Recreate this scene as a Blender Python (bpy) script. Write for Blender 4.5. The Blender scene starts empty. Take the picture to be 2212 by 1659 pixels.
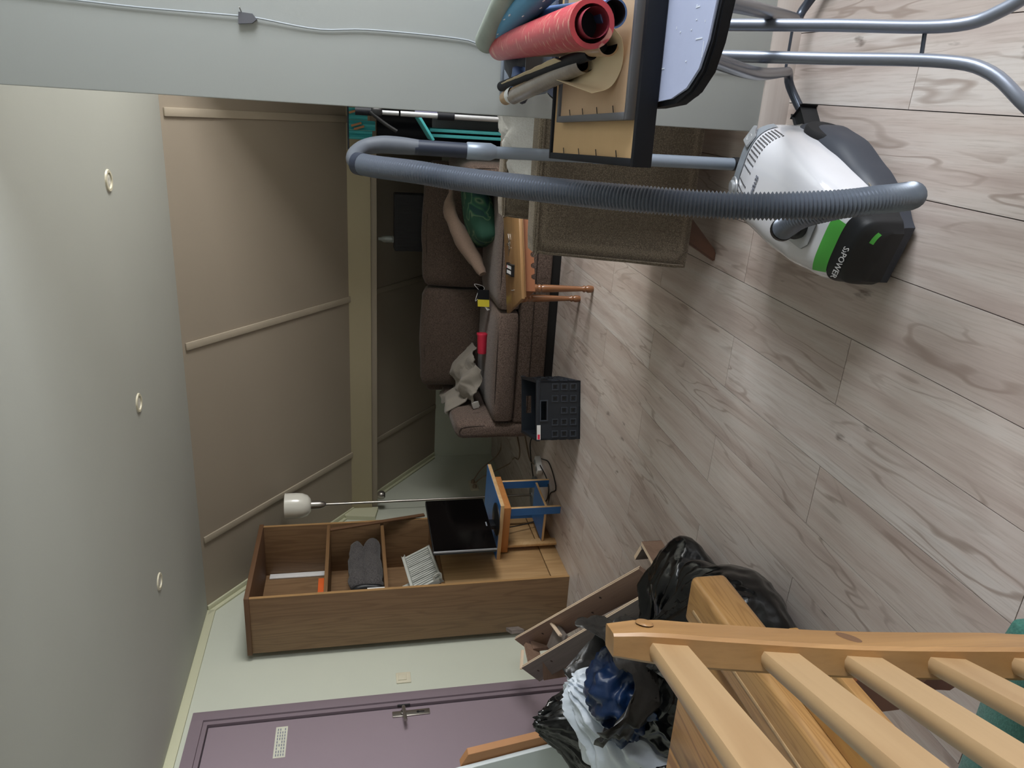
import bpy, bmesh, math, random
from mathutils import Vector, Matrix, noise
R = math.radians
V = Vector
C = bpy.context.scene.collection
S = bpy.context.scene
random.seed(7)

# ------------------------------------------------------------ camera
YAW, PITCH, ROLL, FPX = R(-20.19), R(12.03), R(0.805), 1601.0
fwd = V((math.sin(YAW)*math.cos(PITCH), math.cos(YAW)*math.cos(PITCH), -math.sin(PITCH)))
r0 = V((math.cos(YAW), -math.sin(YAW), 0)); d0 = fwd.cross(r0)
rt = r0*math.cos(ROLL) + d0*math.sin(ROLL)
dn = -r0*math.sin(ROLL) + d0*math.cos(ROLL)
cam = bpy.data.objects.new('camera', bpy.data.cameras.new('camera')); C.objects.link(cam)
# the phone was held sideways: picture-right is down in the room, picture-up is to the right
mw = Matrix((dn, rt, -fwd)).transposed().to_4x4(); mw.translation = V((0, 0, 1.30))
cam.matrix_world = mw
cam.data.sensor_width = 36; cam.data.lens = 36*FPX/2212; cam.data.clip_start = 0.02
S.camera = cam

# ------------------------------------------------------------ light
wd = bpy.data.worlds.new('sky'); S.world = wd; wd.use_nodes = True
wd.node_tree.nodes['Background'].inputs[0].default_value = (0.75, 0.85, 1.0, 1)
wd.node_tree.nodes['Background'].inputs[1].default_value = 1.2
def area(name, loc, rot, sx, sy, power, col):
    l = bpy.data.lights.new(name, 'AREA'); l.shape = 'RECTANGLE'; l.size = sx; l.size_y = sy
    l.energy = power; l.color = col
    o = bpy.data.objects.new(name, l); C.objects.link(o); o.location = loc; o.rotation_euler = rot
    return o
# daylight entering through the two windows of the right wall
area('daylight_near', (2.42, 1.10, 1.5), (0, R(90), 0), 1.2, 1.6, 132, (0.92, 0.96, 1.0))
area('daylight_alcove', (2.42, 3.35, 1.25), (0, R(90), 0), 1.1, 1.3, 130, (1.0, 0.985, 0.96))
S.view_settings.view_transform = 'Standard'; S.view_settings.look = 'None'
S.view_settings.gamma = 1; S.view_settings.use_curve_mapping = False
S.view_settings.exposure = 0.0

# ------------------------------------------------------------ materials
def srgb(c):
    return tuple(((v/255)/12.92 if v/255 <= .04045 else ((v/255+.055)/1.055)**2.4) for v in c) + (1,)
def newmat(name):
    m = bpy.data.materials.new(name); m.use_nodes = True
    nt = m.node_tree; b = nt.nodes['Principled BSDF']
    return m, nt, b
def N(nt, t, **kw):
    n = nt.nodes.new(t)
    for k, v in kw.items(): setattr(n, k, v)
    return n
def coords(nt, scale=(1, 1, 1), rnd=True):
    tc = N(nt, 'ShaderNodeTexCoord'); mp = N(nt, 'ShaderNodeMapping')
    mp.inputs['Scale'].default_value = scale
    if rnd:
        oi = N(nt, 'ShaderNodeObjectInfo'); ml = N(nt, 'ShaderNodeMath', operation='MULTIPLY'); ml.inputs[1].default_value = 37.0
        nt.links.new(oi.outputs['Random'], ml.inputs[0])
        ad = N(nt, 'ShaderNodeVectorMath', operation='ADD')
        nt.links.new(tc.outputs['Object'], ad.inputs[0]); nt.links.new(ml.outputs[0], ad.inputs[1])
        nt.links.new(ad.outputs[0], mp.inputs['Vector'])
    else:
        nt.links.new(tc.outputs['Object'], mp.inputs['Vector'])
    return mp
def noi(nt, vec, scale, detail=4, rough=.55, dist=0):
    n = N(nt, 'ShaderNodeTexNoise'); n.inputs['Scale'].default_value = scale; n.inputs['Detail'].default_value = detail
    n.inputs['Roughness'].default_value = rough; n.inputs['Distortion'].default_value = dist
    nt.links.new(vec.outputs[0], n.inputs['Vector']); return n
def ramp(nt, src, stops):
    r = N(nt, 'ShaderNodeValToRGB'); e = r.color_ramp.elements
    while len(e) < len(stops): e.new(.5)
    for i, (p, c) in enumerate(stops): e[i].position = p; e[i].color = c
    nt.links.new(src, r.inputs[0]); return r
def mixc(nt, fac, a, b, mode='MIX'):
    m = N(nt, 'ShaderNodeMix', data_type='RGBA', blend_type=mode)
    for s, v in ((0, fac), (6, a), (7, b)):
        if hasattr(v, 'links') or hasattr(v, 'is_linked'): nt.links.new(v, m.inputs[s])
        else: m.inputs[s].default_value = v
    return m.outputs[2]
def bump(nt, b, h, strength=.2, dist=.002):
    bp = N(nt, 'ShaderNodeBump'); bp.inputs['Strength'].default_value = strength; bp.inputs['Distance'].default_value = dist
    nt.links.new(h, bp.inputs['Height']); nt.links.new(bp.outputs[0], b.inputs['Normal'])
def plain(name, c, rough=.5, metal=0, var=.06, bs=0, bscale=60, coat=0, spec=.5):
    m, nt, b = newmat(name); v = coords(nt)
    n = noi(nt, v, 6, 5)
    c0 = srgb(c); lo = tuple(x*(1-var) for x in c0[:3])+(1,); hi = tuple(min(1, x*(1+var)) for x in c0[:3])+(1,)
    r = ramp(nt, n.outputs[0], [(.3, lo), (.7, hi)])
    nt.links.new(r.outputs[0], b.inputs['Base Color'])
    b.inputs['Roughness'].default_value = rough; b.inputs['Metallic'].default_value = metal
    b.inputs['Coat Weight'].default_value = coat; b.inputs['Specular IOR Level'].default_value = spec
    if bs: bump(nt, b, noi(nt, v, bscale, 3).outputs[0], bs, .003)
    return m
def wood(name, light, dark, axis=0, scale=1.0, rough=.5, lines=26, linew=.35, fib=.35, coat=0, rnd=True, knots=0):
    """grain: contour lines of a stretched noise, plus fine fibres"""
    m, nt, b = newmat(name)
    s = [9*scale]*3; s[axis] = .9*scale; v = coords(nt, s, rnd)
    n1 = noi(nt, v, 1.0, 2, .45, .25)
    ml = N(nt, 'ShaderNodeMath', operation='MULTIPLY'); ml.inputs[1].default_value = lines; nt.links.new(n1.outputs[0], ml.inputs[0])
    sn = N(nt, 'ShaderNodeMath', operation='SINE'); nt.links.new(ml.outputs[0], sn.inputs[0])
    rg = ramp(nt, sn.outputs[0], [(0.0, (0, 0, 0, 1)), (1.0, (1, 1, 1, 1))])
    s2 = [140*scale]*3; s2[axis] = 3.5*scale; v2 = coords(nt, s2, rnd)
    n2 = noi(nt, v2, 1.0, 4, .6)
    n3 = noi(nt, v, .45, 3, .5)
    L, D = srgb(light), srgb(dark)
    base = ramp(nt, n3.outputs[0], [(.32, tuple(a*.55+c*.45 for a, c in zip(L, D))), (.68, L)])
    f1 = N(nt, 'ShaderNodeMath', operation='MULTIPLY'); f1.inputs[1].default_value = linew; nt.links.new(rg.outputs[0], f1.inputs[0])
    c1 = mixc(nt, f1.outputs[0], base.outputs[0], D)
    f2 = ramp(nt, n2.outputs[0], [(.45, (0, 0, 0, 1)), (.75, (fib, fib, fib, 1))])
    c2 = mixc(nt, f2.outputs[0], c1, tuple(x*.7 for x in D[:3])+(1,))
    if knots:
        sk = [5*scale]*3; sk[axis] = 2.0*scale; vk = coords(nt, sk, rnd)
        vo = N(nt, 'ShaderNodeTexVoronoi'); vo.inputs['Scale'].default_value = knots; nt.links.new(vk.outputs[0], vo.inputs['Vector'])
        kr = ramp(nt, vo.outputs['Distance'], [(.03, (1, 1, 1, 1)), (.12, (0, 0, 0, 1))])
        c2 = mixc(nt, kr.outputs[0], c2, tuple(x*.35 for x in D[:3])+(1,))
    nt.links.new(c2, b.inputs['Base Color']); b.inputs['Roughness'].default_value = rough
    b.inputs['Coat Weight'].default_value = coat; b.inputs['Coat Roughness'].default_value = .2
    bump(nt, b, n2.outputs[0], .12, .001)
    return m
def fabric(name, c1, c2, scale=260, rough=.9, bs=.5, weave=False):
    m, nt, b = newmat(name); v = coords(nt, rnd=False)
    n = noi(nt, v, scale, 3, .7)
    lo, hi = srgb(c1), srgb(c2)
    r = ramp(nt, n.outputs[0], [(.35, lo), (.65, hi)])
    out = r.outputs[0]; h = n.outputs[0]
    if weave:
        w = N(nt, 'ShaderNodeTexVoronoi'); w.inputs['Scale'].default_value = weave; w.inputs['Randomness'].default_value = .35
        nt.links.new(v.outputs[0], w.inputs['Vector'])
        r2 = ramp(nt, w.outputs['Distance'], [(.15, hi), (.55, lo)]); out = mixc(nt, .35, r2.outputs[0], out); h = w.outputs['Distance']
    nt.links.new(out, b.inputs['Base Color']); b.inputs['Roughness'].default_value = rough
    b.inputs['Specular IOR Level'].default_value = .2
    b.inputs['Sheen Weight'].default_value = .15
    bump(nt, b, h, bs, .0015); return m
def planks_mat():
    m, nt, b = newmat('laminate_oak')
    v = coords(nt, (7, 1.0, 7)); n1 = noi(nt, v, 1.0, 3, .5, .35)
    ml = N(nt, 'ShaderNodeMath', operation='MULTIPLY'); ml.inputs[1].default_value = 60; nt.links.new(n1.outputs[0], ml.inputs[0])
    sn = N(nt, 'ShaderNodeMath', operation='SINE'); nt.links.new(ml.outputs[0], sn.inputs[0])
    rg = ramp(nt, sn.outputs[0], [(.72, (0, 0, 0, 1)), (1.0, (1, 1, 1, 1))])
    nm = noi(nt, coords(nt, (5, 1.3, 5)), 1.3, 2, .5)
    mk = ramp(nt, nm.outputs[0], [(.45, (0, 0, 0, 1)), (.62, (.72, .72, .72, 1))])
    v2 = coords(nt, (210, 7, 210)); n2 = noi(nt, v2, 1.0, 4, .65)
    v3 = coords(nt, (16, 1.1, 16)); n3 = noi(nt, v3, .9, 4, .6, .3)
    base = ramp(nt, n3.outputs[0], [(.28, srgb((184, 168, 162))), (.45, srgb((203, 190, 184))), (.60, srgb((212, 203, 198))), (.8, srgb((206, 200, 197)))])
    oi = N(nt, 'ShaderNodeObjectInfo')
    tn = ramp(nt, oi.outputs['Random'], [(0, (.86, .845, .83, 1)), (.35, (.95, .93, .91, 1)), (.7, (1, .985, .965, 1)), (1, (1.0, 1.01, 1.02, 1))])
    c0 = mixc(nt, 1.0, base.outputs[0], tn.outputs[0], 'MULTIPLY')
    fm = N(nt, 'ShaderNodeMath', operation='MULTIPLY'); nt.links.new(rg.outputs[0], fm.inputs[0]); nt.links.new(mk.outputs[0], fm.inputs[1])
    c1 = mixc(nt, fm.outputs[0], c0, srgb((152, 134, 124)))
    f2 = ramp(nt, n2.outputs[0], [(.48, (0, 0, 0, 1)), (.78, (.5, .5, .5, 1))])
    c2 = mixc(nt, f2.outputs[0], c1, srgb((156, 140, 130)))
    # cracks and knots
    vk = coords(nt, (3.2, 1.5, 3.2)); vo = N(nt, 'ShaderNodeTexVoronoi'); vo.inputs['Scale'].default_value = 1.7
    nd = noi(nt, coords(nt, (40, 9, 40)), 1, 3)
    av = N(nt, 'ShaderNodeVectorMath', operation='MULTIPLY_ADD'); av.inputs[1].default_value = (.22, .22, .22)
    nt.links.new(nd.outputs['Color'], av.inputs[0]); nt.links.new(vk.outputs[0], av.inputs[2]); nt.links.new(av.outputs[0], vo.inputs['Vector'])
    kr = ramp(nt, vo.outputs['Distance'], [(.03, (.75, .75, .75, 1)), (.085, (.0, .0, .0, 1))])
    c3 = mixc(nt, kr.outputs[0], c2, srgb((104, 90, 82)))
    nt.links.new(c3, b.inputs['Base Color']); b.inputs['Roughness'].default_value = .42
    b.inputs['Specular IOR Level'].default_value = .45
    bump(nt, b, n2.outputs[0], .10, .001)
    return m
def paint(name, c, bs=.05, sc=90, stain=.03):
    m, nt, b = newmat(name); v = coords(nt, rnd=False)
    n = noi(nt, v, 1.3, 4, .6); c0 = srgb(c)
    r = ramp(nt, n.outputs[0], [(.35, tuple(x*(1-stain) for x in c0[:3])+(1,)), (.65, c0)])
    nt.links.new(r.outputs[0], b.inputs['Base Color']); b.inputs['Roughness'].default_value = .75
    b.inputs['Specular IOR Level'].default_value = .25
    bump(nt, b, noi(nt, v, sc, 4).outputs[0], bs, .004); return m

M = dict(
    ceil=paint('ceiling_paint', (180, 182, 175)), slope=paint('slope_paint', (160, 149, 134), .03),
    trimp=paint('batten_paint', (172, 161, 144), .02), wall=paint('wall_paint', (212, 214, 206)), left=paint('left_wall_paint', (202, 206, 192)),
    white=paint('partition_paint', (186, 189, 187), .04), edget=paint('edge_trim_paint', (204, 204, 176), .02),
    beam=paint('beam_paint', (178, 167, 140), .02), door=paint('door_paint', (150, 135, 144), .03, 60),
    frame=paint('door_frame_paint', (132, 118, 126), .03, 60),
    plank=planks_mat(), under=plain('floor_underlay', (70, 60, 55), .9),
    skirt=wood('skirting_wood', (205, 196, 190), (176, 160, 152), 0, 1, .5, 14, .25, .2),
    oak=wood('oak_veneer', (150, 120, 88), (108, 80, 56), 2, 1.0, .5, 60, .4, .4), 
    oakin=wood('oak_veneer_horizontal', (140, 106, 70), (100, 72, 46), 1, 1.0, .5, 30, .35, .35),
    oakdoor=wood('oak_door_veneer', (186, 152, 108), (150, 114, 74), 2, 1.0, .5, 34, .4, .4),
    oakedge=plain('oak_edge_band', (166, 130, 86), .5), oakdk=plain('oak_edge_dark', (104, 74, 50), .6),
    table=wood('coffee_table_oak', (160, 124, 84), (120, 86, 54), 0, 1.3, .35, 22, .35, .35, .2),
    tableleg=wood('turned_leg_wood', (144, 96, 62), (100, 64, 40), 2, 2, .3, 20, .3, .2, .3),
    apron=plain('apron_wood', (142, 92, 64), .4),
    pine=wood('pine_slat', (182, 152, 114), (150, 116, 80), 0, 1.0, .38, 36, .38, .10, .12),
    pinest=wood('pine_stile', (172, 130, 82), (118, 82, 48), 2, 1.3, .35, 16, .3, .2, .12),
    pinest2=wood('pine_rail', (190, 146, 92), (140, 98, 54), 1, 2.0, .35, 90, .45, .2, .2),
    knotty=wood('knotty_pine', (196, 148, 92), (130, 84, 46), 1, 1.3, .35, 40, .7, .35, .2, True, 1.0),
    gold=wood('golden_pine', (188, 142, 78), (150, 104, 52), 1, 2.0, .35, 34, .4, .15, .2),
    red=wood('red_stained_wood', (112, 64, 42), (70, 36, 24), 0, 2, .35, 16, .4, .2, .3),
    ply=wood('plywood_board', (150, 122, 104), (110, 84, 70), 0, 2, .65, 20, .3, .35),
    plyg=wood('grey_plywood_board', (134, 124, 118), (100, 92, 88), 0, 2, .7, 14, .3, .35),
    plyedge=plain('plywood_edge', (238, 214, 188), .7), knotm=plain('board_hole', (60, 44, 38), .8),
    sofa=fabric('brown_sofa_fabric', (62, 50, 45), (124, 107, 98), 190), sofadk=fabric('sofa_back_fabric', (56, 45, 40), (104, 89, 80), 190),
    seam=plain('sofa_seam', (52, 42, 38), .9), plinth=plain('black_plinth', (16, 16, 18), .6),
    blanket=fabric('grey_beige_blanket', (128, 122, 114), (148, 141, 132), 400, .95, .2), tag=plain('white_tag', (232, 232, 232), .6),
    chairf=fabric('woven_chair_fabric', (86, 76, 66), (176, 162, 144), 420, .9, .8, 210),
    chairtop=fabric('chair_top_fabric', (128, 120, 110), (160, 150, 138), 400, .9, .4),
    chleg=wood('chair_leg_wood', (112, 68, 48), (78, 44, 32), 2, 2, .4, 18, .3, .2, .2),
    cloth=fabric('white_cloth', (206, 204, 204), (222, 222, 224), 200, .8, .1), beigep=fabric('beige_pillow', (124, 104, 92), (142, 122, 108), 300),
    black=plain('black_plastic', (20, 22, 26), .45), blackm=plain('matte_black', (24, 24, 27), .8), navy=plain('dark_navy', (15, 18, 27), .6, spec=.3),
    bag=plain('bin_bag_film', (10, 11, 13), .2, 0, .2, .22, 26), bagin=plain('thin_bag_inside', (44, 42, 40), .32, 0, .15, .6, 24), bluebag=plain('blue_film', (22, 46, 84), .35, 0, .2, .5, 20),
    whitebag=plain('white_bag_film', (214, 222, 232), .45, 0, .05, .5, 18),
    crate=plain('crate_plastic', (36, 41, 49), .38), cribs=plain('crate_rib_highlight', (62, 68, 78), .35), screen=plain('screen_glass', (6, 6, 7), .12, spec=.6), silver=plain('silver_plastic', (176, 178, 182), .35, .4),  # cribs: crate plastic lightened to paint in highlights on the rib edges
    tube=plain('silver_tube_paint', (138, 144, 158), .38, .5, .02), dktube=plain('dark_tube_paint', (78, 84, 96), .3, .6, .02), chrome=plain('brushed_metal', (168, 164, 158), .3, .9),
    hose=plain('hose_plastic', (112, 119, 131), .30, .25, .02), hoseu=plain('wand_plastic', (138, 148, 162), .35, .15, .02), grip=plain('grip_rubber', (92, 96, 104), .6), grip2=plain('grip_dark', (40, 46, 62), .5),
    vwhite=plain('vacuum_white_shell', (226, 226, 232), .16, 0, .01, coat=.6), vgrey=plain('vacuum_grey_panel', (142, 148, 156), .3), vdark=plain('vacuum_dark_tub', (56, 60, 70), .5), vgreen=plain('green_latch', (84, 178, 74), .35),
    slot=plain('vent_slot', (48, 44, 48), .6), print=plain('light_print', (228, 228, 230), .5), printg=plain('grey_print', (120, 124, 138), .5),
    blue=plain('blue_laminate', (56, 116, 184), .4), natural=wood('natural_wood_edge', (222, 186, 138), (194, 150, 98), 0, 3, .5, 16, .3, .2), apron2=wood('orange_apron_wood', (206, 144, 84), (172, 106, 56), 0, 2, .45, 16, .3, .2),
    board=plain('ironing_cover', (178, 186, 216), .6), dash=plain('cover_print_dash', (224, 230, 244), .6), hb=plain('hardboard', (208, 172, 126), .7), hb2=plain('hardboard_dusky', (196, 164, 132), .7), greyf=plain('grey_frame', (96, 96, 102), .45), pin=plain('steel_pin', (50, 48, 50), .4, .6),
    redp=None, redin=plain('red_roll_inside', (150, 60, 74), .5), darkin=plain('roll_hollow', (34, 32, 42), .8), bluep=plain('blue_roll_paper', (92, 120, 172), .5), tealp=plain('teal_roll_paper', (70, 140, 180), .5), sage=plain('sage_roll_paper', (164, 172, 162), .6, 0, .25), kraft=plain('kraft_paper', (242, 222, 186), .7), brownp=plain('brown_roll_paper', (186, 154, 118), .4, coat=.3), clear=plain('clear_film', (152, 142, 134), .18, 0, .2, .5, 40),
    tub=plain('grey_tub_plastic', (140, 148, 160), .5), greybag=plain('dark_grey_bag', (58, 60, 72), .55, 0, .2, .5, 30),
    turq=plain('turquoise_board', (72, 176, 182), .6), glass=None, lamp=plain('opal_glass', (226, 224, 214), .25, coat=.4), pink=plain('pink_cup_plastic', (226, 52, 82), .35),
    wool=fabric('dark_grey_wool', (44, 42, 44), (104, 100, 100), 190, .95, .6), orange=plain('orange_book', (214, 96, 40), .5), rack=plain('pale_grey_plastic', (196, 198, 192), .4), dkcloth=plain('dark_purple_cloth', (58, 50, 54), .8),
    green=fabric('green_felt', (44, 88, 78), (60, 106, 95), 300), lilac=plain('lilac_cloth', (150, 150, 190), .8), cream=plain('cream_plastic', (214, 208, 186), .4), note=plain('paper_note', (206, 206, 190), .7),
    cordb=plain('black_cord', (30, 28, 28), .5), cordn=plain('beige_cord', (150, 130, 110), .5), cordw=plain('thin_white_cord', (160, 166, 172), .5), yellow=plain('yellow_card', (206, 190, 60), .5), whitep=plain('white_panel', (206, 214, 216), .5), pineedge=plain('pine_edge', (176, 126, 84), .6),
)
def special():
    m, nt, b = newmat('red_gift_paper'); v = coords(nt, (9, 30, 9)); n = noi(nt, v, 4, 2, .5)
    r = ramp(nt, n.outputs[0], [(.60, srgb((196, 70, 78))), (.64, srgb((216, 150, 132)))])
    nt.links.new(r.outputs[0], b.inputs['Base Color']); b.inputs['Roughness'].default_value = .35; M['redp'] = m
    m, nt, b = newmat('green_leaf_print'); v = coords(nt, (1, 1, 1), False); n = noi(nt, v, 9, 1, .5, .8)
    r = ramp(nt, n.outputs[0], [(.42, srgb((30, 74, 58))), (.47, srgb((30, 74, 58))), (.5, srgb((96, 118, 92))), (.56, srgb((40, 92, 66))), (.62, srgb((20, 60, 60)))])
    nt.links.new(r.outputs[0], b.inputs['Base Color']); b.inputs['Roughness'].default_value = .8; M['leaf'] = m
    m, nt, b = newmat('clear_glass'); b.inputs['Transmission Weight'].default_value = .9; b.inputs['Roughness'].default_value = .05; b.inputs['Base Color'].default_value = (.8, .85, .85, 1); M['glass'] = m
special()

# ------------------------------------------------------------ helpers
WM = {}
def mk(name, bm, mat, parent=None, world=True, smooth=40):
    me = bpy.data.meshes.new(name)
    if parent is not None and world: bm.transform(WM[parent].inverted())
    bmesh.ops.recalc_face_normals(bm, faces=bm.faces)
    bm.to_mesh(me); bm.free(); me.materials.append(mat)
    if smooth:
        for p in me.polygons: p.use_smooth = True
        me.set_sharp_from_angle(angle=R(smooth))
    o = bpy.data.objects.new(name, me); C.objects.link(o)
    if parent is not None: o.parent = parent; WM[o] = WM[parent]
    else: WM[o] = Matrix.Identity(4)
    return o
def mkl(name, bm, mat, parent, m, smooth=40):
    """mesh given in its own frame m (grain follows the piece)"""
    o = mk(name, bm, mat, None, smooth=smooth); o.parent = parent; o.matrix_local = WM[parent].inverted() @ m; WM[o] = m
    return o
def tag(o, label, cat, group=None, kind=None):
    o['label'] = label
    if cat: o['category'] = cat
    if group: o['group'] = group
    if kind: o['kind'] = kind
    return o
def thing(name, label, cat, loc=(0, 0, 0), rz=0, group=None):
    o = bpy.data.objects.new(name, None); C.objects.link(o); o.empty_display_size = .1
    o.location = loc; o.rotation_euler = (0, 0, rz); tag(o, label, cat, group)
    WM[o] = Matrix.Translation(loc) @ Matrix.Rotation(rz, 4, 'Z'); return o
def single(name, label, cat, bm, mat, group=None, origin=None, smooth=40):
    """a thing that is one mesh; its origin is moved to the given base point"""
    if origin is not None: bm.transform(Matrix.Translation(-V(origin)))
    o = mk(name, bm, mat, None, smooth=smooth)
    if origin is not None: o.location = origin; WM[o] = Matrix.Translation(origin)
    return tag(o, label, cat, group)
def struct(name, bm, mat, parent=None, smooth=40, label=None):
    o = mk(name, bm, mat, parent, smooth=smooth)
    if parent is None: o['kind'] = 'structure'; o['label'] = label or name.replace('_', ' ')
    return o
def new(): return bmesh.new()
def geom(bm, verts, faces):
    vs = [bm.verts.new(v) for v in verts]
    for f in faces:
        try: bm.faces.new([vs[i] for i in f])
        except ValueError: pass
    return vs
def box(bm, x0, x1, y0, y1, z0, z1, bev=0, mat4=None, seg=2):
    r = bmesh.ops.create_cube(bm, size=1)
    vs = r['verts']
    for v in vs:
        v.co = V(((x0+x1)/2+v.co.x*(x1-x0), (y0+y1)/2+v.co.y*(y1-y0), (z0+z1)/2+v.co.z*(z1-z0)))
    if mat4 is not None:
        for v in vs: v.co = mat4 @ v.co
    if bev:
        es = {e for v in vs for e in v.link_edges}
        bmesh.ops.bevel(bm, geom=list(es), offset=bev, segments=seg, affect='EDGES', profile=.5)
    return bm
def B(*a, **k): return box(new(), *a, **k)
def frame_of(p0, p1, up=V((0, 0, 1))):
    """matrix with x along p0->p1, z near up, origin p0"""
    x = (V(p1)-V(p0)).normalized(); up = V(up); y = up.cross(x)
    if y.length < 1e-4: y = V((0, 1, 0)).cross(x)
    y.normalize(); z = x.cross(y)
    m = Matrix((x, y, z)).transposed().to_4x4(); m.translation = V(p0); return m
def beam(bm, p0, p1, w, h, up=V((0, 0, 1)), bev=0):
    """bar from p0 to p1, width w sideways, height h along up (centred)"""
    m = frame_of(p0, p1, up); L = (V(p1)-V(p0)).length
    return box(bm, 0, L, -w/2, w/2, -h/2, h/2, bev, m)
def catmull(P, step):
    P = [V(p) for p in P]; out = []
    Q = [P[0]*2-P[1]] + P + [P[-1]*2-P[-2]]
    for i in range(1, len(Q)-2):
        for k in range(24):
            t = k/24; a, b, c, d = Q[i-1], Q[i], Q[i+1], Q[i+2]
            out.append(.5*((2*b)+(c-a)*t+(2*a-5*b+4*c-d)*t*t+(3*b-a-3*c+d)*t**3))
    out.append(P[-1])
    res = [out[0]]; acc = 0; need = step
    for a, b in zip(out, out[1:]):
        L = (b-a).length
        if L == 0: continue
        pos = 0
        while acc + (L-pos) >= need:
            pos += need-acc; res.append(a.lerp(b, pos/L)); acc = 0
        acc += L-pos
    if (res[-1]-out[-1]).length > step*.3: res.append(out[-1])
    return res
def tube(bm, pts, r, seg=12, cap=True, start=0):
    pts = [V(p) for p in pts]; n = len(pts)
    rf = r if callable(r) else (lambda i, q=r: q)
    t = (pts[1]-pts[0]).normalized(); a = V((0, 0, 1)) if abs(t.z) < .9 else V((1, 0, 0))
    nrm = t.cross(a).normalized(); rings = []
    for i, p in enumerate(pts):
        tt = ((pts[min(i+1, n-1)]-pts[max(i-1, 0)])).normalized()
        nrm = (nrm - tt*nrm.dot(tt)).normalized(); bi = tt.cross(nrm); q = rf(i)
        rings.append([bm.verts.new(p+q*(math.cos(2*math.pi*k/seg)*nrm+math.sin(2*math.pi*k/seg)*bi)) for k in range(seg)])
    for A, D in zip(rings, rings[1:]):
        for k in range(seg): bm.faces.new((A[k], A[(k+1) % seg], D[(k+1) % seg], D[k]))
    if cap: bm.faces.new(rings[0][::-1]); bm.faces.new(rings[-1])
    return bm
def lathe(bm, prof, mat4=None, seg=24):
    """prof: (radius, z) pairs"""
    rings = []
    for r, z in prof:
        rings.append([bm.verts.new((max(r, .0001)*math.cos(2*math.pi*k/seg), max(r, .0001)*math.sin(2*math.pi*k/seg), z)) for k in range(seg)])
    for A, D in zip(rings, rings[1:]):
        for k in range(seg): bm.faces.new((A[k], A[(k+1) % seg], D[(k+1) % seg], D[k]))
    if mat4 is not None:
        for R_ in rings:
            for v in R_: v.co = mat4 @ v.co
    return bm
def prism(bm, poly, ext, mat4=None, bev=0):
    """poly: 2-D points; extruded by ext along local z"""
    n = len(poly); vs = [bm.verts.new((x, y, 0)) for x, y in poly] + [bm.verts.new((x, y, ext)) for x, y in poly]
    bm.faces.new(vs[:n][::-1]); bm.faces.new(vs[n:])
    for i in range(n): bm.faces.new((vs[i], vs[(i+1) % n], vs[n+(i+1) % n], vs[n+i]))
    if bev:
        es = [e for e in bm.edges if e.verts[0] in vs and e.verts[1] in vs]
        bmesh.ops.bevel(bm, geom=es, offset=bev, segments=2, affect='EDGES')
        vs = [v for v in bm.verts]
    if mat4 is not None:
        for v in vs: v.co = mat4 @ v.co
    return bm
def soft(bm, c, s, r=.04, puff=(0, 0, 0), nz=0, cuts=9, mat4=None, seed=0):
    """rounded, puffed-up cushion; c centre, s full size"""
    t = bmesh.new(); bmesh.ops.create_cube(t, size=2); bmesh.ops.subdivide_edges(t, edges=t.edges[:], cuts=cuts, use_grid_fill=True)
    h = V(s)/2
    for v in t.verts:
        u = v.co.copy(); p = V((u.x*h.x, u.y*h.y, u.z*h.z))
        q = V([max(-h[i]+r, min(h[i]-r, p[i])) for i in range(3)]); d = p-q
        if d.length > 1e-6:
            p = q + d.normalized()*r
        for i in range(3):
            j, k = (i+1) % 3, (i+2) % 3
            p[i] += puff[i]*math.copysign(1, u[i])*(abs(u[i]) > .98)*(1-u[j]**2)*(1-u[k]**2)
        if nz:
            w = (p+V((seed*3.1, seed, 0)))*7; p += p.normalized()*nz*noise.noise(w)
        p = p+V(c)
        v.co = mat4 @ p if mat4 is not None else p
    me = bpy.data.meshes.new('tmp'); t.to_mesh(me); t.free(); bm.from_mesh(me); bpy.data.meshes.remove(me); return bm
def crumple(bm, outline_fn, nu, nv, thick=.004):
    """sheet sampled from a function (u,v)->point, given thickness"""
    top = [[V(outline_fn(i/nu, j/nv)) for j in range(nv+1)] for i in range(nu+1)]
    vt = [[bm.verts.new(p) for p in row] for row in top]
    def nrm(i, j):
        a = top[min(i+1, nu)][j]-top[max(i-1, 0)][j]; b = top[i][min(j+1, nv)]-top[i][max(j-1, 0)][0:3] if False else top[i][min(j+1, nv)]-top[i][max(j-1, 0)]
        n = a.cross(b); return n.normalized() if n.length > 1e-9 else V((0, 0, 1))
    vb = [[bm.verts.new(top[i][j]-nrm(i, j)*thick) for j in range(nv+1)] for i in range(nu+1)]
    for i in range(nu):
        for j in range(nv):
            bm.faces.new((vt[i][j], vt[i+1][j], vt[i+1][j+1], vt[i][j+1])); bm.faces.new((vb[i][j+1], vb[i+1][j+1], vb[i+1][j], vb[i][j]))
    for i in range(nu):
        for j in (0, nv): bm.faces.new((vt[i][j], vt[i+1][j], vb[i+1][j], vb[i][j]))
    for j in range(nv):
        for i in (0, nu): bm.faces.new((vt[i][j], vt[i][j+1], vb[i][j+1], vb[i][j]))
    return bm
def fn(p, f=1, o=0): return noise.noise(V(p)*f+V((o, o*1.7, o*.3)))
def ridged(p, f, o=0):
    a = 0; w = 1
    for k in range(3): a += w*(1-2*abs(noise.noise(V(p)*f+V((o, o*2, o*.7))))); f *= 2; w *= .5
    return a
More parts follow.
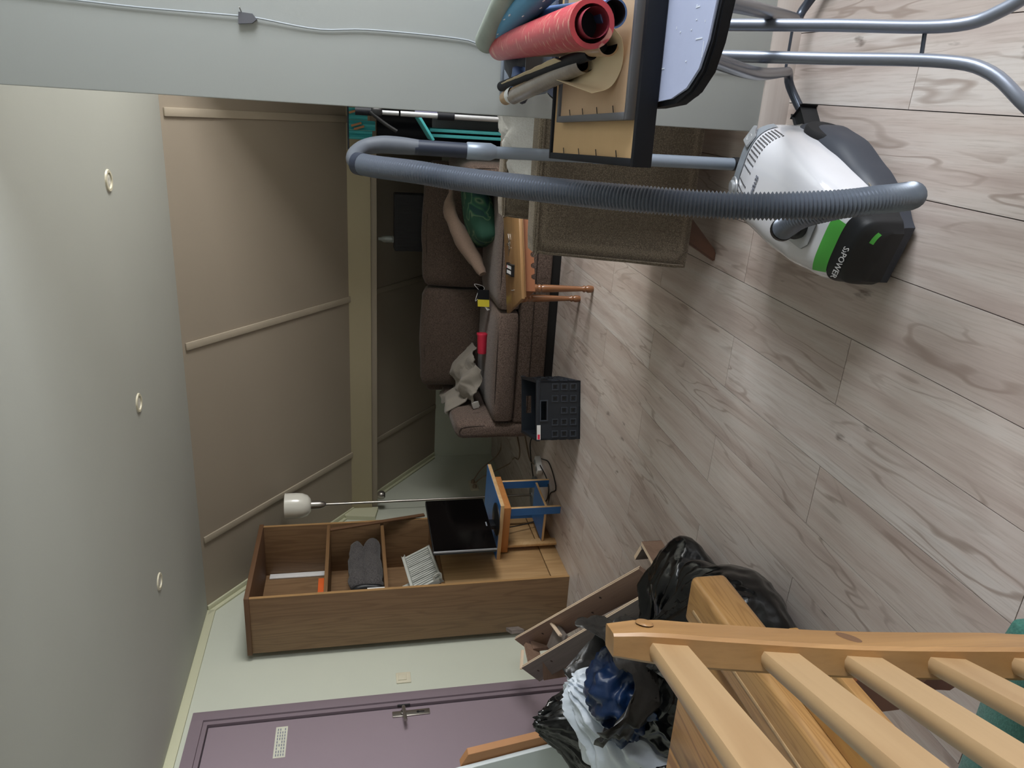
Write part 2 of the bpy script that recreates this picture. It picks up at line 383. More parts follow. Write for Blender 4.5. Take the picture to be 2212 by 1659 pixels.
def words(name, s, size, mat, mat4, parent, ext=.0008):
    cu = bpy.data.curves.new(name, 'FONT'); cu.body = s; cu.size = size; cu.extrude = ext; cu.align_x = 'CENTER'; cu.align_y = 'CENTER'; cu.resolution_u = 2
    t = bpy.data.objects.new('tmp', cu); C.objects.link(t); dg = bpy.context.evaluated_depsgraph_get(); dg.update()
    me = bpy.data.meshes.new_from_object(t.evaluated_get(dg)); bpy.data.objects.remove(t); bpy.data.curves.remove(cu)
    bm = new(); bm.from_mesh(me); bpy.data.meshes.remove(me); bm.transform(mat4)
    return mk(name, bm, mat, parent, smooth=0)
def fr(origin, x, y):
    x = V(x).normalized(); y = V(y); y = (y-x*y.dot(x)).normalized(); z = x.cross(y)
    m = Matrix((x, y, z)).transposed().to_4x4(); m.translation = V(origin); return m

# ------------------------------------------------------------ room shell
XL, XR, YB, YK, HC, Y1, KZ = -3.10, 2.20, -1.60, 6.46, 2.242, 4.27, .555
SL = (HC-KZ)/(YK-Y1)
def slope_z(y): return HC-SL*(y-Y1)
floor = struct('floor', B(XL-.1, XR+.1, YB-.1, YK+.1, -.05, -.010), M['under'])
# planks, each one clipped to the room
def clip(poly, a, b, c):
    out = []
    for i in range(len(poly)):
        p, q = poly[i], poly[(i+1) % len(poly)]; dp, dq = a*p[0]+b*p[1]-c, a*q[0]+b*q[1]-c
        if dp <= 0: out.append(p)
        if dp*dq < 0: t = dp/(dp-dq); out.append((p[0]+(q[0]-p[0])*t, p[1]+(q[1]-p[1])*t))
    return out
vv = V((.035, 1, 0)).normalized(); uu = V((vv.y, -vv.x, 0)); OO = V((.085, 2, 0)); PW = .1915; g = .0011
for row in range(-18, 12):
    off = (1.655 if row % 2 == 0 else 2.25)-2
    for k in range(-5, 5):
        a0, a1 = row*PW+g, (row+1)*PW-g; b0, b1 = off+1.275*k+g, off+1.275*(k+1)-g
        poly = [tuple((OO+uu*a+vv*b)[:2]) for a, b in ((a0, b0), (a1, b0), (a1, b1), (a0, b1))]
        for pl in ((-1, 0, -XL), (1, 0, XR), (0, -1, -YB), (0, 1, YK)):
            if poly: poly = clip(poly, *pl)
        if len(poly) < 3: continue
        cx = sum(p[0] for p in poly)/len(poly); cy = sum(p[1] for p in poly)/len(poly)
        ar = abs(sum(poly[i][0]*poly[(i+1) % len(poly)][1]-poly[(i+1) % len(poly)][0]*poly[i][1] for i in range(len(poly))))/2
        if ar < .004: continue
        bm = prism(new(), [(x-cx, y-cy) for x, y in poly], .0095)
        o = mk('plank', bm, M['plank'], None, smooth=0); o.parent = floor; o.location = (cx, cy, -.0095)

def yz_wall(polys, x0, x1):
    bm = new()
    for p in polys: prism(bm, p, x1-x0, Matrix(((0, 0, 1, x0), (1, 0, 0, 0), (0, 1, 0, 0), (0, 0, 0, 1))))
    return bm
D0, D1, DZ = 2.43, 3.372, 2.165      # door frame outer edges
struct('wall_left', yz_wall([[(YB, 0), (D0, 0), (D0, HC), (YB, HC)], [(D0, DZ), (D1, DZ), (D1, HC), (D0, HC)],
                             [(D1, 0), (YK, 0), (YK, KZ), (Y1, HC), (D1, HC)]], XL-.12, XL), M['left'])
def win_wall(x0, x1, wins):
    ps = []; y = YB
    for (a, b, z0, z1) in wins:
        ps += [[(y, 0), (a, 0), (a, HC), (y, HC)], [(a, 0), (b, 0), (b, z0), (a, z0)], [(a, z1), (b, z1), (b, HC), (a, HC)]]; y = b
    ps.append([(y, 0), (YK, 0), (YK, KZ), (Y1, HC), (y, HC)]); return yz_wall(ps, x0, x1)
WINS = [(.25, 1.95, .9, 2.05), (2.7, 4.0, .7, 1.85)]
struct('wall_right', win_wall(XR, XR+.12, WINS), M['wall'])
def window(name, a, b, z0, z1, x0, x1, axis='x'):
    def bx(bm, p0, p1, q0, q1):
        if axis == 'x': return box(bm, x0, x1, p0, p1, q0, q1, .004)
        return box(bm, p0, p1, x0, x1, q0, q1, .004)
    bm = new()
    for s in ((a, a+.05, z0, z1), (b-.05, b, z0, z1), (a, b, z0, z0+.05), (a, b, z1-.05, z1)): bx(bm, *s)
    w = struct(name, bm, M['cream'])
    mk('mullion', bx(new(), (a+b)/2-.02, (a+b)/2+.02, z0+.04, z1-.04), M['cream'], w)
for i, (a, b, z0, z1) in enumerate(WINS): window('window_%d' % (i+1), a, b, z0, z1, XR+.03, XR+.09)
struct('wall_back', B(XL-.12, XR+.12, YB-.12, YB, 0, HC), M['wall'])
struct('ceiling', B(XL-.12, XR+.12, YB-.12, Y1+.03, HC, HC+.1), M['ceil'])
ang = math.atan(SL); Lsl = math.hypot(YK-Y1, HC-KZ)
MS = Matrix.Translation((0, Y1, HC)) @ Matrix.Rotation(-ang, 4, 'X')     # local y runs down the slope, z out of it
bm = box(new(), XL-.12, XR+.12, 0, Lsl+.05, 0, .1, 0, MS)
struct('wall_slope', bm, M['slope'], label='sloping ceiling of painted boards')
struct('wall_knee', B(XL, XR, YK, YK+.1, 0, KZ+.05), M['left'])
for i, x in enumerate((-2.585, -1.325, -.075, 1.18)):
    struct('trim_%d' % (i+1), box(new(), x-.022, x+.022, .02, Lsl-.01, -.011, .0, .003, MS), M['trimp'], label='flat batten over a joint of the slope boards')
struct('trim_5', box(new(), XL, XL+.045, .0, Lsl-.01, -.014, .0, .004, MS), M['edget'], label='cover strip where slope meets left wall')
struct('trim_6', B(XL, XL+.012, .2, Y1, HC-.05, HC, .003), M['edget'], label='cover strip along the top of the left wall')
bm = new(); m = Matrix(((0, 0, 1, XL), (1, 0, 0, 0), (0, 1, 0, 0), (0, 0, 0, 1)))
prism(bm, [(Y1+.01, HC-.01), (Y1-.055, HC-.01), (YK-.06, KZ), (YK, KZ)], .012, m)
struct('trim_7', bm, M['edget'], label='strip on the left wall below the slope')
struct('trim_8', B(XL+.012, XR, 5.455, 5.80, 1.168, 1.338, .004), M['beam'], label='boxed purlin running across the slope')
struct('trim_9', B(XL+.012, XR, 5.475, 5.80, 1.125, 1.168, .002), M['slope'], label='lower lip of the boxed purlin')
bm = prism(new(), [(5.30, 1.15), (5.46, 1.12), (5.46, 1.36), (5.40, 1.42), (5.34, 1.38)], .035, m)
struct('trim_10', bm, M['edget'], label='bracket board under the purlin at left wall')
# partition
struct('light_block_wall', B(.34, XR, 4.30, 4.38, 0, slope_z(4.38)), M['wall'], label='added unseen wall keeping alcove daylight off the back slope')  # unseen wall added to block alcove daylight from the far slope
part_w = struct('wall_partition', B(0.003, XR, 2.20, 2.31, 0, HC, .003), M['white'])
bm = new(); prism(bm, [(0, 0), (-.018, 0), (-.018, .058), (-.006, .082), (0, .082)], XR+.012, Matrix(((0, 0, 1, -.012), (1, 0, 0, 2.20), (0, 1, 0, 0), (0, 0, 0, 1))))
struct('baseboard_partition', bm, M['skirt'])

# door
bm = new()
for y0, y1 in ((D1-.062, D1), (D0, D0+.062)):
    box(bm, XL-.1, XL+.016, y0, y1, 0, DZ-.0005, .003)
box(bm, XL-.1, XL+.0155, D0+.060, D1-.060, DZ-.062, DZ-.0005, .0)
for y0, y1 in ((D1-.085, D1-.062), (D0+.062, D0+.085)):
    box(bm, XL-.1, XL+.004, y0, y1, 0, DZ-.0625, .0)
box(bm, XL-.1, XL+.0035, D0+.084, D1-.084, DZ-.085, DZ-.0625, .0)
door = struct('door_1', bm, M['frame'], label='mauve painted door with its frame')
mk('door_leaf', B(XL-.05, XL-.012, D0+.09, D1-.09, .01, DZ-.09, .002), M['door'], door)
hp = mk('handle_plate', B(XL-.012, XL-.004, D1-.158, D1-.118, .915, 1.12, .003), M['chrome'], door)
yh = D1-.138
bm = tube(new(), catmull([(XL-.004, yh, 1.06), (XL+.035, yh, 1.06), (XL+.05, yh-.02, 1.06), (XL+.052, yh-.11, 1.055)], .006), .0095, 12)
lathe(bm, [(.017, 0), (.017, .012), (.011, .016)], Matrix.Translation((XL-.004, yh, 1.06)) @ Matrix.Rotation(R(90), 4, 'Y'))
mk('door_handle', bm, M['chrome'], door)
bm = B(XL-.004, XL-.0032, yh-.004, yh+.004, .945, .975, .0005); lathe(bm, [(.008, 0), (.0078, .0015), (0, .0015)], Matrix.Translation((XL-.004, yh, .98)) @ Matrix.Rotation(R(90), 4, 'Y')); mk('keyhole', bm, M['black'], door)
mk('latch_strike', B(XL-.002, XL+.008, D1-.092, D1-.083, 1.02, 1.09, .002), M['black'], door)
n = thing('paper_note', 'small typed paper note taped high on the mauve door', 'note', (XL-.012, 3.13, 1.70))
bm = B(XL-.0118, XL-.0105, 3.03, 3.235, 1.668, 1.728)
mk('sheet', bm, M['note'], n, smooth=0)
bm = new()
for r_ in range(4):
    for k in range(9):
        if random.random() < .85: box(bm, XL-.0105, XL-.0101, 3.04+k*.021, 3.055+k*.021, 1.677+r_*.012, 1.682+r_*.012)
o = mk('faint_text_lines', bm, M['printg'], n, smooth=0)
# switch and socket
n = thing('light_switch', 'cream square light switch beside the door frame', 'light switch', (XL, 3.50, 1.04))
mk('cover_plate', B(XL, XL+.008, 3.455, 3.54, 1.0, 1.085, .003), M['cream'], n); mk('rocker', B(XL+.006, XL+.014, 3.473, 3.522, 1.025, 1.075, .003), M['cream'], n)
n = thing('wall_socket', 'pale double wall socket low on the left wall behind the blue table', 'socket', (XL, 5.84, .27))
mk('cover_plate', B(XL, XL+.01, 5.72, 5.90, .235, .31, .004), M['cream'], n)
for y in (5.765, 5.855):
    bm = lathe(new(), [(.018, 0), (.018, .022), (.012, .03), (0, .03)], Matrix.Translation((XL+.01, y, .272)) @ Matrix.Rotation(R(90), 4, 'Y')); mk('plug', bm, M['cordn'], n)
# downlights
for i, (x, y) in enumerate(((-.328, 3.294), (-1.293, 3.342), (-2.224, 3.331))):
    n = thing('ceiling_spotlight', ['recessed round ceiling spotlight nearest the white partition', 'recessed round ceiling spotlight, middle one of the row of three', 'recessed round ceiling spotlight nearest the wardrobe'][i], 'ceiling light', (x, y, HC), 0, 'spotlights in the flat ceiling')
    m = Matrix.Translation((x, y, HC))
    mk('trim_ring', lathe(new(), [(.030, -.0005), (.031, -.006), (.041, -.006), (.044, 0)], m), M['cream'], n)
    mk('bulb_face', lathe(new(), [(.030, -.0008), (.018, -.0035), (.010, -.0035), (0, -.002)], m), M['lamp'], n)
# cable and clip on the partition
n = thing('cable_clip', 'small grey clip holding a thin cable high on the white partition', 'clip', (.202, 2.20, 1.55))
mk('clip_body', prism(new(), [(-.016, .024), (.012, .022), (.010, -.012), (-.002, -.022), (-.012, -.010)], .014, fr((.200, 2.2, 1.552), (1, 0, 0), (0, 0, 1))), M['greyf'], n)
mk('nail', tube(new(), [(.205, 2.2, 1.565), (.222, 2.178, 1.57)], .0015, 8), M['chrome'], n)
bm = tube(new(), catmull([(.215, 2.194, HC), (.207, 2.194, 1.95), (.203, 2.194, 1.80), (.203, 2.192, 1.565), (.201, 2.192, 1.525), (.187, 2.194, 1.379), (.196, 2.194, 1.245), (.192, 2.194, .998), (.170, 2.194, .88), (.168, 2.194, .5), (.168, 2.19, .09)], .03), .0022, 8)
single('wall_cable', 'thin pale cable hanging down the white partition', 'cable', bm, M['cordw'])
# spot under beam
n = thing('beam_spotlight', 'small round metal spotlight under the left end of the beam', 'spotlight', (-2.96, 5.44, 1.10))
m = Matrix.Translation((-2.95, 5.445, 1.125)) @ Matrix.Rotation(R(180), 4, 'X')
mk('housing', lathe(new(), [(0, -.0), (.022, .0), (.034, .015), (.036, .035), (.030, .052), (.0, .06)], m), M['chrome'], n)
mk('lens', lathe(new(), [(0, .061), (.02, .060), (.024, .056)], m), M['black'], n)
bm = tube(new(), [(-3.02, 5.45, 1.12), (-3.02, 5.45, .6)], .003, 6); single('spotlight_cord', 'thin dark cord hanging behind the wardrobe from the beam', 'cord', bm, M['cordb'])

# ------------------------------------------------------------ sofa
sofa = thing('sofa', 'dark brown fabric two-seat sofa with loose cushions and black plinth', 'sofa', (-1.16, 4.95, 0))
mk('plinth', B(-2.0, -.32, 4.53, 5.40, 0, .065, .005), M['plinth'], sofa)
bm = box(new(), -1.94, -.40, 4.505, 4.60, .06, .255, .02, seg=3); box(bm, -1.93, -.40, 4.60, 5.30, .12, .25, .01)
mk('front_rail', bm, M['sofa'], sofa)
mk('rail_seam', tube(new(), [(-1.93, 4.503, .165), (-.40, 4.503, .165)], .003, 6), M['seam'], sofa)
for x0, x1, sd in ((-1.925, -1.165, 1), (-1.155, -.395, 2)):
    c = mk('seat_cushion', soft(new(), ((x0+x1)/2, 4.84, .328), (x1-x0, .72, .15), .035, (0, .012, .018), .004, 10, None, sd), M['sofa'], sofa, smooth=60)
    for z, yy in ((.388, 4.486), (.266, 4.486)):
        mk('piping', tube(new(), catmull([(x0+.03, yy+.012, z), ((x0+x1)/2, yy-.006, z+.006), (x1-.03, yy+.012, z)], .03), .003, 6), M['seam'], c)
for x0, x1, sd in ((-1.90, -1.17, 3), (-1.155, -.42, 4)):
    m = Matrix.Translation((0, 5.12, .40)) @ Matrix.Rotation(R(-9), 4, 'X')
    c = mk('back_cushion', soft(new(), ((x0+x1)/2, .06, .20), (x1-x0, .17, .44), .05, (0, .035, .015), .010, 11, m, sd), M['sofadk'], sofa, smooth=60)
    mk('piping', tube(new(), [m @ V(p) for p in catmull([(x0+.04, -.015, .385), ((x0+x1)/2, -.02, .398), (x1-.04, -.015, .385)], .03)], .003, 6), M['seam'], c)
mk('back_panel', box(new(), -1.99, -.31, 5.28, 5.42, .06, .76, .03, seg=3), M['sofadk'], sofa)
for x0, x1 in ((-2.06, -1.93), (-.395, -.265)):
    a = mk('armrest', soft(new(), ((x0+x1)/2, 4.96, .345), (x1-x0, .90, .58), .045, (.006, .01, .012), .004, 11, None, x0), M['sofa'], sofa, smooth=60)
    mk('piping', tube(new(), catmull([(x0+.03, 4.515, .10), (x0+.03, 4.51, .56), ((x0+x1)/2, 4.52, .615), (x1-.03, 4.51, .56), (x1-.03, 4.515, .30)], .03), .003, 6), M['seam'], a)
# things on the sofa
def drape(u, v):
    x = -1.98+.42*u; y = 4.80+.50*v
    z = .425 + .15*math.exp(-((u-.40)**2*5+(v-.45)**2*4)) + .20*max(0, 1-u*4.5)
    p = V((x*5, y*5, 0)); w = ridged(p, .9, 3)
    z += .030*w+.028*math.sin(9*u+5*v+3*fn(p, .6, 1)); x += .05*fn(p, 1.4, 5); y += .05*fn(p, 1.3, 9)
    if u < .10: z = min(z, .655+.012*w); z = max(z, .642)
    return (x, y, max(z, .421))
t = thing('folded_blanket', 'crumpled grey-beige blanket heaped on the left end of the sofa', 'blanket', (-1.75, 5.0, .41))
bm = crumple(new(), drape, 46, 46, .006)
mk('blanket_cloth', bm, M['blanket'], t, smooth=80)
def drape2(u, v):
    x = -1.91+.27*u; y = 4.72+.30*v; p = V((x*6, y*6, 1)); w = ridged(p, .9, 7)
    z = .46+.10*math.sin(math.pi*u)*math.sin(math.pi*v)+.022*w+.012*math.sin(14*v+6*u)
    return (x+.04*fn(p, 1.5, 2), y+.04*fn(p, 1.7, 4), max(z, .428))
mk('blanket_fold', crumple(new(), drape2, 34, 34, .006), M['blanket'], t, smooth=80)
bm = new(); m = fr((-1.865, 4.66, .49), (.8, -.3, .3), (-.2, .1, 1))
box(bm, -.028, .028, -.02, .02, -.0006, .0006, 0, m); box(bm, -.022, .03, -.028, .005, -.003, -.0018, 0, m); mk('care_label', bm, M['tag'], t)
m = fr((-1.53, 4.80, .462), (1, .12, 0), (0, 0, 1)) @ Matrix.Rotation(R(90), 4, 'Y')
m = Matrix.Translation((-1.52, 4.74, .446)) @ Matrix.Rotation(R(8), 4, 'Z') @ Matrix.Rotation(R(90), 4, 'Y')
bm = lathe(new(), [(0, 0), (.026, 0), (.031, .006), (.035, .125), (.039, .130), (.039, .142), (.035, .142), (.033, .13), (.028, .01), (0, .008)], m)
single('pink_cup', 'bright pink plastic cup lying on its side on the sofa seat', 'cup', bm, M['pink'], origin=(-1.46, 4.80, .42))
t = thing('price_tag_card', 'black and yellow price tag card lying on the sofa seat gap', 'tag', (-1.13, 4.72, .42))
m = fr((-1.125, 4.70, .462), (-1, -.35, .0), (.1, -.35, 1))
mk('upper_card', box(new(), -.055, .010, -.045, .042, 0, .0012, 0, m), M['black'], t); mk('lower_card', box(new(), .010, .056, -.045, .042, 0, .0012, 0, m), M['yellow'], t)
for a in ((-.043, -.028, -.03, .02), (-.02, -.008, .005, .03), (-.02, -.006, -.03, -.012), (.02, .034, .0, .02), (.026, .046, -.03, -.012)): mk('card_print', box(new(), *a, .0012, .0018, 0, m), M['print'], t)
mk('string_loop', tube(new(), [m @ V(p) for p in catmull([(-.05, .03, .001), (-.09, .06, .01), (-.07, -.02, .02), (.02, .05, .015), (-.05, .035, .002)], .006)], .0012, 6), M['print'], t)
single('crumpled_paper_slip', 'small white slip sticking out between the sofa seat cushions', 'paper', crumple(new(), lambda u, v: (-1.205+.05*u, 4.69+.02*v, .425+.035*u+.012*math.sin(6*v)), 6, 6, .001), M['tag'])
m = Matrix.Translation((-.60, 4.86, .51)) @ Matrix.Rotation(R(18), 4, 'Z') @ Matrix.Rotation(R(-12), 4, 'Y')
single('green_leaf_cushion', 'green leaf-patterned cushion under the beige pillow on the sofa', 'cushion', soft(new(), (0, 0, -.02), (.42, .36, .13), .05, (0, 0, .03), .012, 10, m, 4), M['leaf'], origin=(-.60, 4.86, .42), smooth=60)
def pil(u, v):
    a = 2*math.pi*u; return (0, 0, 0)
bm = tube(new(), catmull([(-.97, 4.72, .47), (-.86, 4.82, .53), (-.72, 4.90, .62), (-.58, 4.95, .67), (-.46, 4.98, .66)], .03), lambda i: .014+.044*math.sin(math.pi*min(1, (i+.6)/20))**.7, 14)
for v in bm.verts: v.co += V((0, 0, .02))*fn(v.co, 14, 1)
single('beige_pillow', 'long beige pillow draped over the green patterned cushion', 'pillow', bm, M['beigep'], origin=(-.7, 4.88, .47), smooth=70)
t = thing('black_storage_box', 'black ribbed box standing on the back edge of the sofa', 'box', (-.73, 5.36, .762))
mk('box_body', box(new(), -.93, -.54, 5.27, 5.43, .764, 1.01, .008), M['blackm'], t)
for k in range(18): mk('rib', B(-.920+k*.0208, -.911+k*.0208, 5.266, 5.2715, .785, .99, .001), M['blackm'], t)
bm = lathe(new(), [(0, 0), (.024, 0), (.027, .05), (.024, .075), (.012, .09), (.012, .105), (.010, .105), (.010, .088), (.022, .07), (.024, .01), (0, .006)], Matrix.Translation((-.86, 5.35, 1.012)))
single('glass_bottle', 'small clear glass bottle standing on the black box behind the sofa', 'bottle', bm, M['glass'], origin=(-.86, 5.35, 1.012))

# ------------------------------------------------------------ coffee table (local frame)
ct = thing('coffee_table', 'small oak coffee table with scalloped apron and turned legs', 'table', (-.70, 4.05, 0), R(26))
ctm = WM[ct]
def loc(bm, m=ctm): bm.transform(m); return bm
Lh, Wh = .30, .205
loc_c = ctm.inverted() @ V((-.90, 3.75, .4))      # near-left top corner in table frame
x0, y0 = loc_c.x, loc_c.y; x1, y1 = x0+.64, y0+.40
mk('table_top', loc(box(new(), x0, x1, y0, y1, .405, .425, .006)), M['table'], ct)
bm = box(new(), x0+.012, x1-.012, y0+.012, y1-.012, .396, .405, .003); mk('top_moulding', loc(bm), M['table'], ct)
ax0, ax1, ay0, ay1 = x0+.055, x1-.055, y0+.055, y1-.055
poly = [(ax0, .396), (ax0, .335)]
n_ = 7
for i in range(n_):
    c = ax0+.05+(ax1-ax0-.10)*(i+.5)/n_; w = .013
    poly += [(c-w-.012, .335), (c-w, .340), (c-.007, .350), (c+.007, .350), (c+w, .340), (c+w+.012, .335)] if False else [(c-.016, .335), (c-.014, .346), (c-.006, .354), (c+.006, .354), (c+.014, .346), (c+.016, .335)]
poly += [(ax1, .335), (ax1, .396)]
for yy in (ay0, ay1-.016):
    mk('apron', loc(prism(new(), poly, .016, Matrix(((1, 0, 0, 0), (0, 0, -1, yy+.016), (0, 1, 0, 0), (0, 0, 0, 1))))), M['apron'], ct)
for xx in (ax0, ax1-.016): mk('apron', loc(box(new(), xx, xx+.016, ay0+.017, ay1-.017, .338, .396, .002)), M['apron'], ct)
leg = [(.0, 0), (.016, 0), (.020, .012), (.021, .03), (.015, .042), (.019, .05), (.019, .054), (.013, .062), (.015, .10), (.020, .22), (.0215, .285), (.017, .295), (.0225, .302), (.0225, .308), (.018, .316), (.023, .325), (.023, .337)]
for xx in (ax0+.022, ax1-.022):
    for yy in (ay0+.022, ay1-.022):
        lg = mk('leg', loc(lathe(new(), leg, Matrix.Translation((xx, yy, 0)), 20)), M['tableleg'], ct)
        mk('leg_block', loc(box(new(), xx-.021, xx+.021, yy-.021, yy+.021, .336, .397, .002)), M['apron'], ct)
def tl(x, y, z=.426): return ctm @ V((x0+x, y0+y, z))
rm = ctm @ Matrix.Translation((x0+.215, y0+.215, .4265)) @ Matrix.Rotation(R(70), 4, 'Z') @ Matrix.Diagonal((1.25, 1.25, 1, 1))
t = thing('remote_control', 'small black remote control lying on the coffee table', 'remote', rm.translation)
mk('remote_body', box(new(), -.055, .055, -.024, .024, 0, .014, .004, rm), M['black'], t)
for k in range(5):
    for s in (-.012, .010): mk('button', box(new(), -.044+k*.019, -.034+k*.019, s-.006, s+.008, .0135, .016, 0, rm), M['print'], t)
mk('power_button', box(new(), .047, .052, -.014, -.004, .0135, .016, 0, rm), M['pink'], t)
t = thing('key_ring', 'metal key ring with small keys on the coffee table', 'keys', tl(.36, .24))
m = ctm @ Matrix.Translation((x0+.37, y0+.24, .4285))
def ring(r, n=20): return [(r*math.cos(2*math.pi*k/n), r*math.sin(2*math.pi*k/n), 0) for k in range(n+1)]
mk('split_ring', tube(new(), [m @ V(p) for p in ring(.016)], .0014, 6), M['chrome'], t)
for a in (20, 75, 150):
    mm = m @ Matrix.Rotation(R(a), 4, 'Z') @ Matrix.Translation((.02, 0, 0))
    bm = lathe(new(), [(0, 0), (.011, 0), (.011, .002), (0, .002)], mm @ Matrix.Translation((.008, 0, 0)), 12); box(bm, .012, .05, -.003, .003, 0, .002, 0, mm); mk('key', bm, M['chrome'], t)
bm = lathe(new(), [(0, 0), (.005, 0), (.005, .002), (.002, .003), (.002, .014), (0, .014)], Matrix.Translation(tl(.09, .19)), 10)
single('loose_screw', 'single small screw near the end of the coffee table', 'screw', bm, M['chrome'], origin=tl(.09, .19))

# ------------------------------------------------------------ armchair turned to the left
ac = thing('armchair', 'armchair in woven grey-brown fabric with splayed wooden legs, half behind the partition', 'armchair', (0.0, 2.78, 0))
def arm(y0, y1, xl, zt, sd):
    bm = soft(new(), ((xl+.36)/2, (y0+y1)/2, (.118+zt)/2), (.36-xl, y1-y0, zt-.118), .016, (0, .003, .004), .002, 12, None, sd)
    for v in bm.verts:
        if v.co.x < 0: v.co.x -= .045*(zt-v.co.z)/(zt-.118)
    return bm
for a in ((2.475, 2.585, -.435, .695, 1), (3.03, 3.14, -.385, .700, 2)):
    p = mk('armrest', arm(*a), M['chairf'], ac, smooth=60)
    mk('stitched_seam', tube(new(), catmull([(a[2]-.030, a[0]-.001, .135), (a[2]-.004, a[0]-.001, .5), (a[2]+.010, a[0]-.001, a[3]-.02), (a[2]+.05, a[0]-.001, a[3]-.012), (.33, a[0]-.001, a[3]-.012)], .03), .003, 6), M['chairf'], p)
mk('seat_cushion', soft(new(), (-.08, 2.81, .36), (.76, .45, .15), .05, (.02, 0, .03), .003, 10, None, 3), M['chairf'], ac, smooth=60)
mk('seat_frame', box(new(), -.41, .34, 2.58, 3.04, .12, .29, .015), M['chairf'], ac)
mk('backrest', soft(new(), (.33, 2.81, .50), (.15, .66, .76), .05, (.02, 0, .01), .003, 9, None, 5), M['chairf'], ac, smooth=60)
for sx in (-1, 1):
    for sy in (-1, 1):
        tx = -.32 if sx < 0 else .29; ty = 2.56 if sy < 0 else 3.06
        bx_, by_ = tx+sx*.115, ty+sy*.05
        bm = new(); a = .055; b_ = .020
        geom(bm, [(tx-a, ty-.02, .13), (tx+a, ty-.02, .13), (tx+a, ty+.02, .13), (tx-a, ty+.02, .13), (bx_-b_, by_-.014, 0), (bx_+b_, by_-.014, 0), (bx_+b_, by_+.014, 0), (bx_-b_, by_+.014, 0)],
             [(0, 1, 2, 3), (7, 6, 5, 4), (0, 4, 5, 1), (1, 5, 6, 2), (2, 6, 7, 3), (3, 7, 4, 0)])
        bmesh.ops.bevel(bm, geom=bm.edges[:], offset=.006, segments=2, affect='EDGES')
        mk('leg', bm, M['chleg'], ac)
def clothf(u, v):
    x = -.30+.50*u; y = 2.60+.42*v; p = V((x*5, y*5, 2)); w = ridged(p, 1.1, 6)
    z = .56+.05*w+.12*math.sin(math.pi*u)*math.sin(math.pi*v)+.10*u
    return (x+.05*fn(p, 1.3, 3), max(2.592, min(3.025, y+.04*fn(p, 1.3, 8))), max(z, .47))
single('white_cloth_heap', 'crumpled white cloth heaped on the armchair seat', 'cloth', crumple(new(), clothf, 36, 36, .005), M['cloth'], smooth=60)

# ------------------------------------------------------------ wardrobe
wd_ = thing('wardrobe', 'tall oak-veneer cupboard with open shelves above closed doors', 'wardrobe', (-2.86, 4.17, 0))
WX0, WX1, WY0, WY1, WZ = -3.055, -2.672, 3.764, 4.573, 1.905
mk('side_panel', B(WX0+.004, WX1, WY0, WY0+.020, 0, WZ, .0015), M['oak'], wd_); mk('side_panel', B(WX0+.004, WX1, WY1-.020, WY1, 0, WZ, .0015), M['oak'], wd_)
mk('top_panel', B(WX0-.004, WX1+.008, WY0-.008, WY1+.008, WZ, WZ+.028, .002), M['oakdk'], wd_)
mk('back_panel', B(WX0, WX0+.006, WY0+.02, WY1-.02, .03, WZ), M['oak'], wd_)
for z in (1.492, 1.137, .800): mk('shelf', B(WX0+.007, WX1-.006, WY0+.021, WY1-.021, z-.022, z, .001), M['oakin'], wd_)
mk('door', B(WX1-.024, WX1-.010, WY0+.022, WY1-.022, .115, .776, .0015), M['oakdoor'], wd_)
mk('bottom_rail', B(WX1-.028, WX1-.006, WY0+.022, WY1-.022, .0, .110, .0015), M['oakdoor'], wd_)
mk('edge_band', B(WX1, WX1+.0012, WY0, WY0+.020, 0, WZ), M['oakedge'], wd_); mk('edge_band', B(WX1, WX1+.0012, WY1-.020, WY1, 0, WZ), M['oakedge'], wd_)
single('orange_book', 'thin bright orange book lying on the top shelf of the cupboard', 'book', B(-2.92, -2.70, 3.79, 3.97, 1.493, 1.528, .003), M['orange'], origin=(-2.8, 3.85, 1.493))
single('wall_gap_strip', 'narrow white strip added for the wall showing through the far back corner gap', 'board', B(WX0+.008, WX0+.016, 4.50, 4.551, 1.494, 1.88, .001), M['tag'])  # added strip stands in for room wall visible past the back panel
def roll(p0, p1, r, mat, sd):
    P = [V(p0).lerp(V(p1), k/14) for k in range(15)]
    bm = tube(new(), P, lambda i: r*(1 if 0 < i < 14 else .80), 20)
    for v in bm.verts: v.co += V((fn(v.co, 16, sd), fn(v.co, 14, sd+3), fn(v.co, 15, sd+5)))*.016
    return bm
# two rolls of the felt blanket, each bent back on itself
for i, (y, z, lb) in enumerate(((0, 1.200, 'dark grey woollen blanket roll lying lower on the middle shelf'), (0, 1.292, 'dark grey woollen blanket roll resting on top of the other roll'))):
    bm = roll((-2.745, 3.88, z), (-2.80, 4.46, z+.004), .060 if i == 0 else .054, M['wool'], i*3)
    single('wool_blanket', lb, 'blanket', bm, M['wool'], 'rolled blankets on the middle shelf', origin=(-2.84, 4.17, z-.055), smooth=80)
single('black_leather_bag', 'folded black bag in front of the blanket rolls on the middle shelf', 'bag', soft(new(), (-2.74, 3.825, 1.238), (.11, .06, .195), .025, (.02, .01, .01), .015, 8, None, 3), M['black'], origin=(-2.74, 3.825, 1.14))
single('white_paper_stack', 'thin white papers at the near edge of the middle shelf', 'paper', B(-2.75, -2.675, 3.79, 3.80, 1.138, 1.24, .001), M['tag'], origin=(-2.71, 3.795, 1.138))
t = thing('hand_weight_strip', 'narrow dark wooden strip leaning diagonally in the open shelves', 'strip', (-2.70, 4.50, .80))
t['label'] = 'narrow brown strip leaning along the far side of the open shelves'; t.name = 'wooden_strip'
bm = beam(new(), (-2.655, 4.585, .83), (-2.655, 4.45, 1.47), .012, .03, (0, 1, 0), .002); mk('strip_board', bm, M['oakdk'], t)
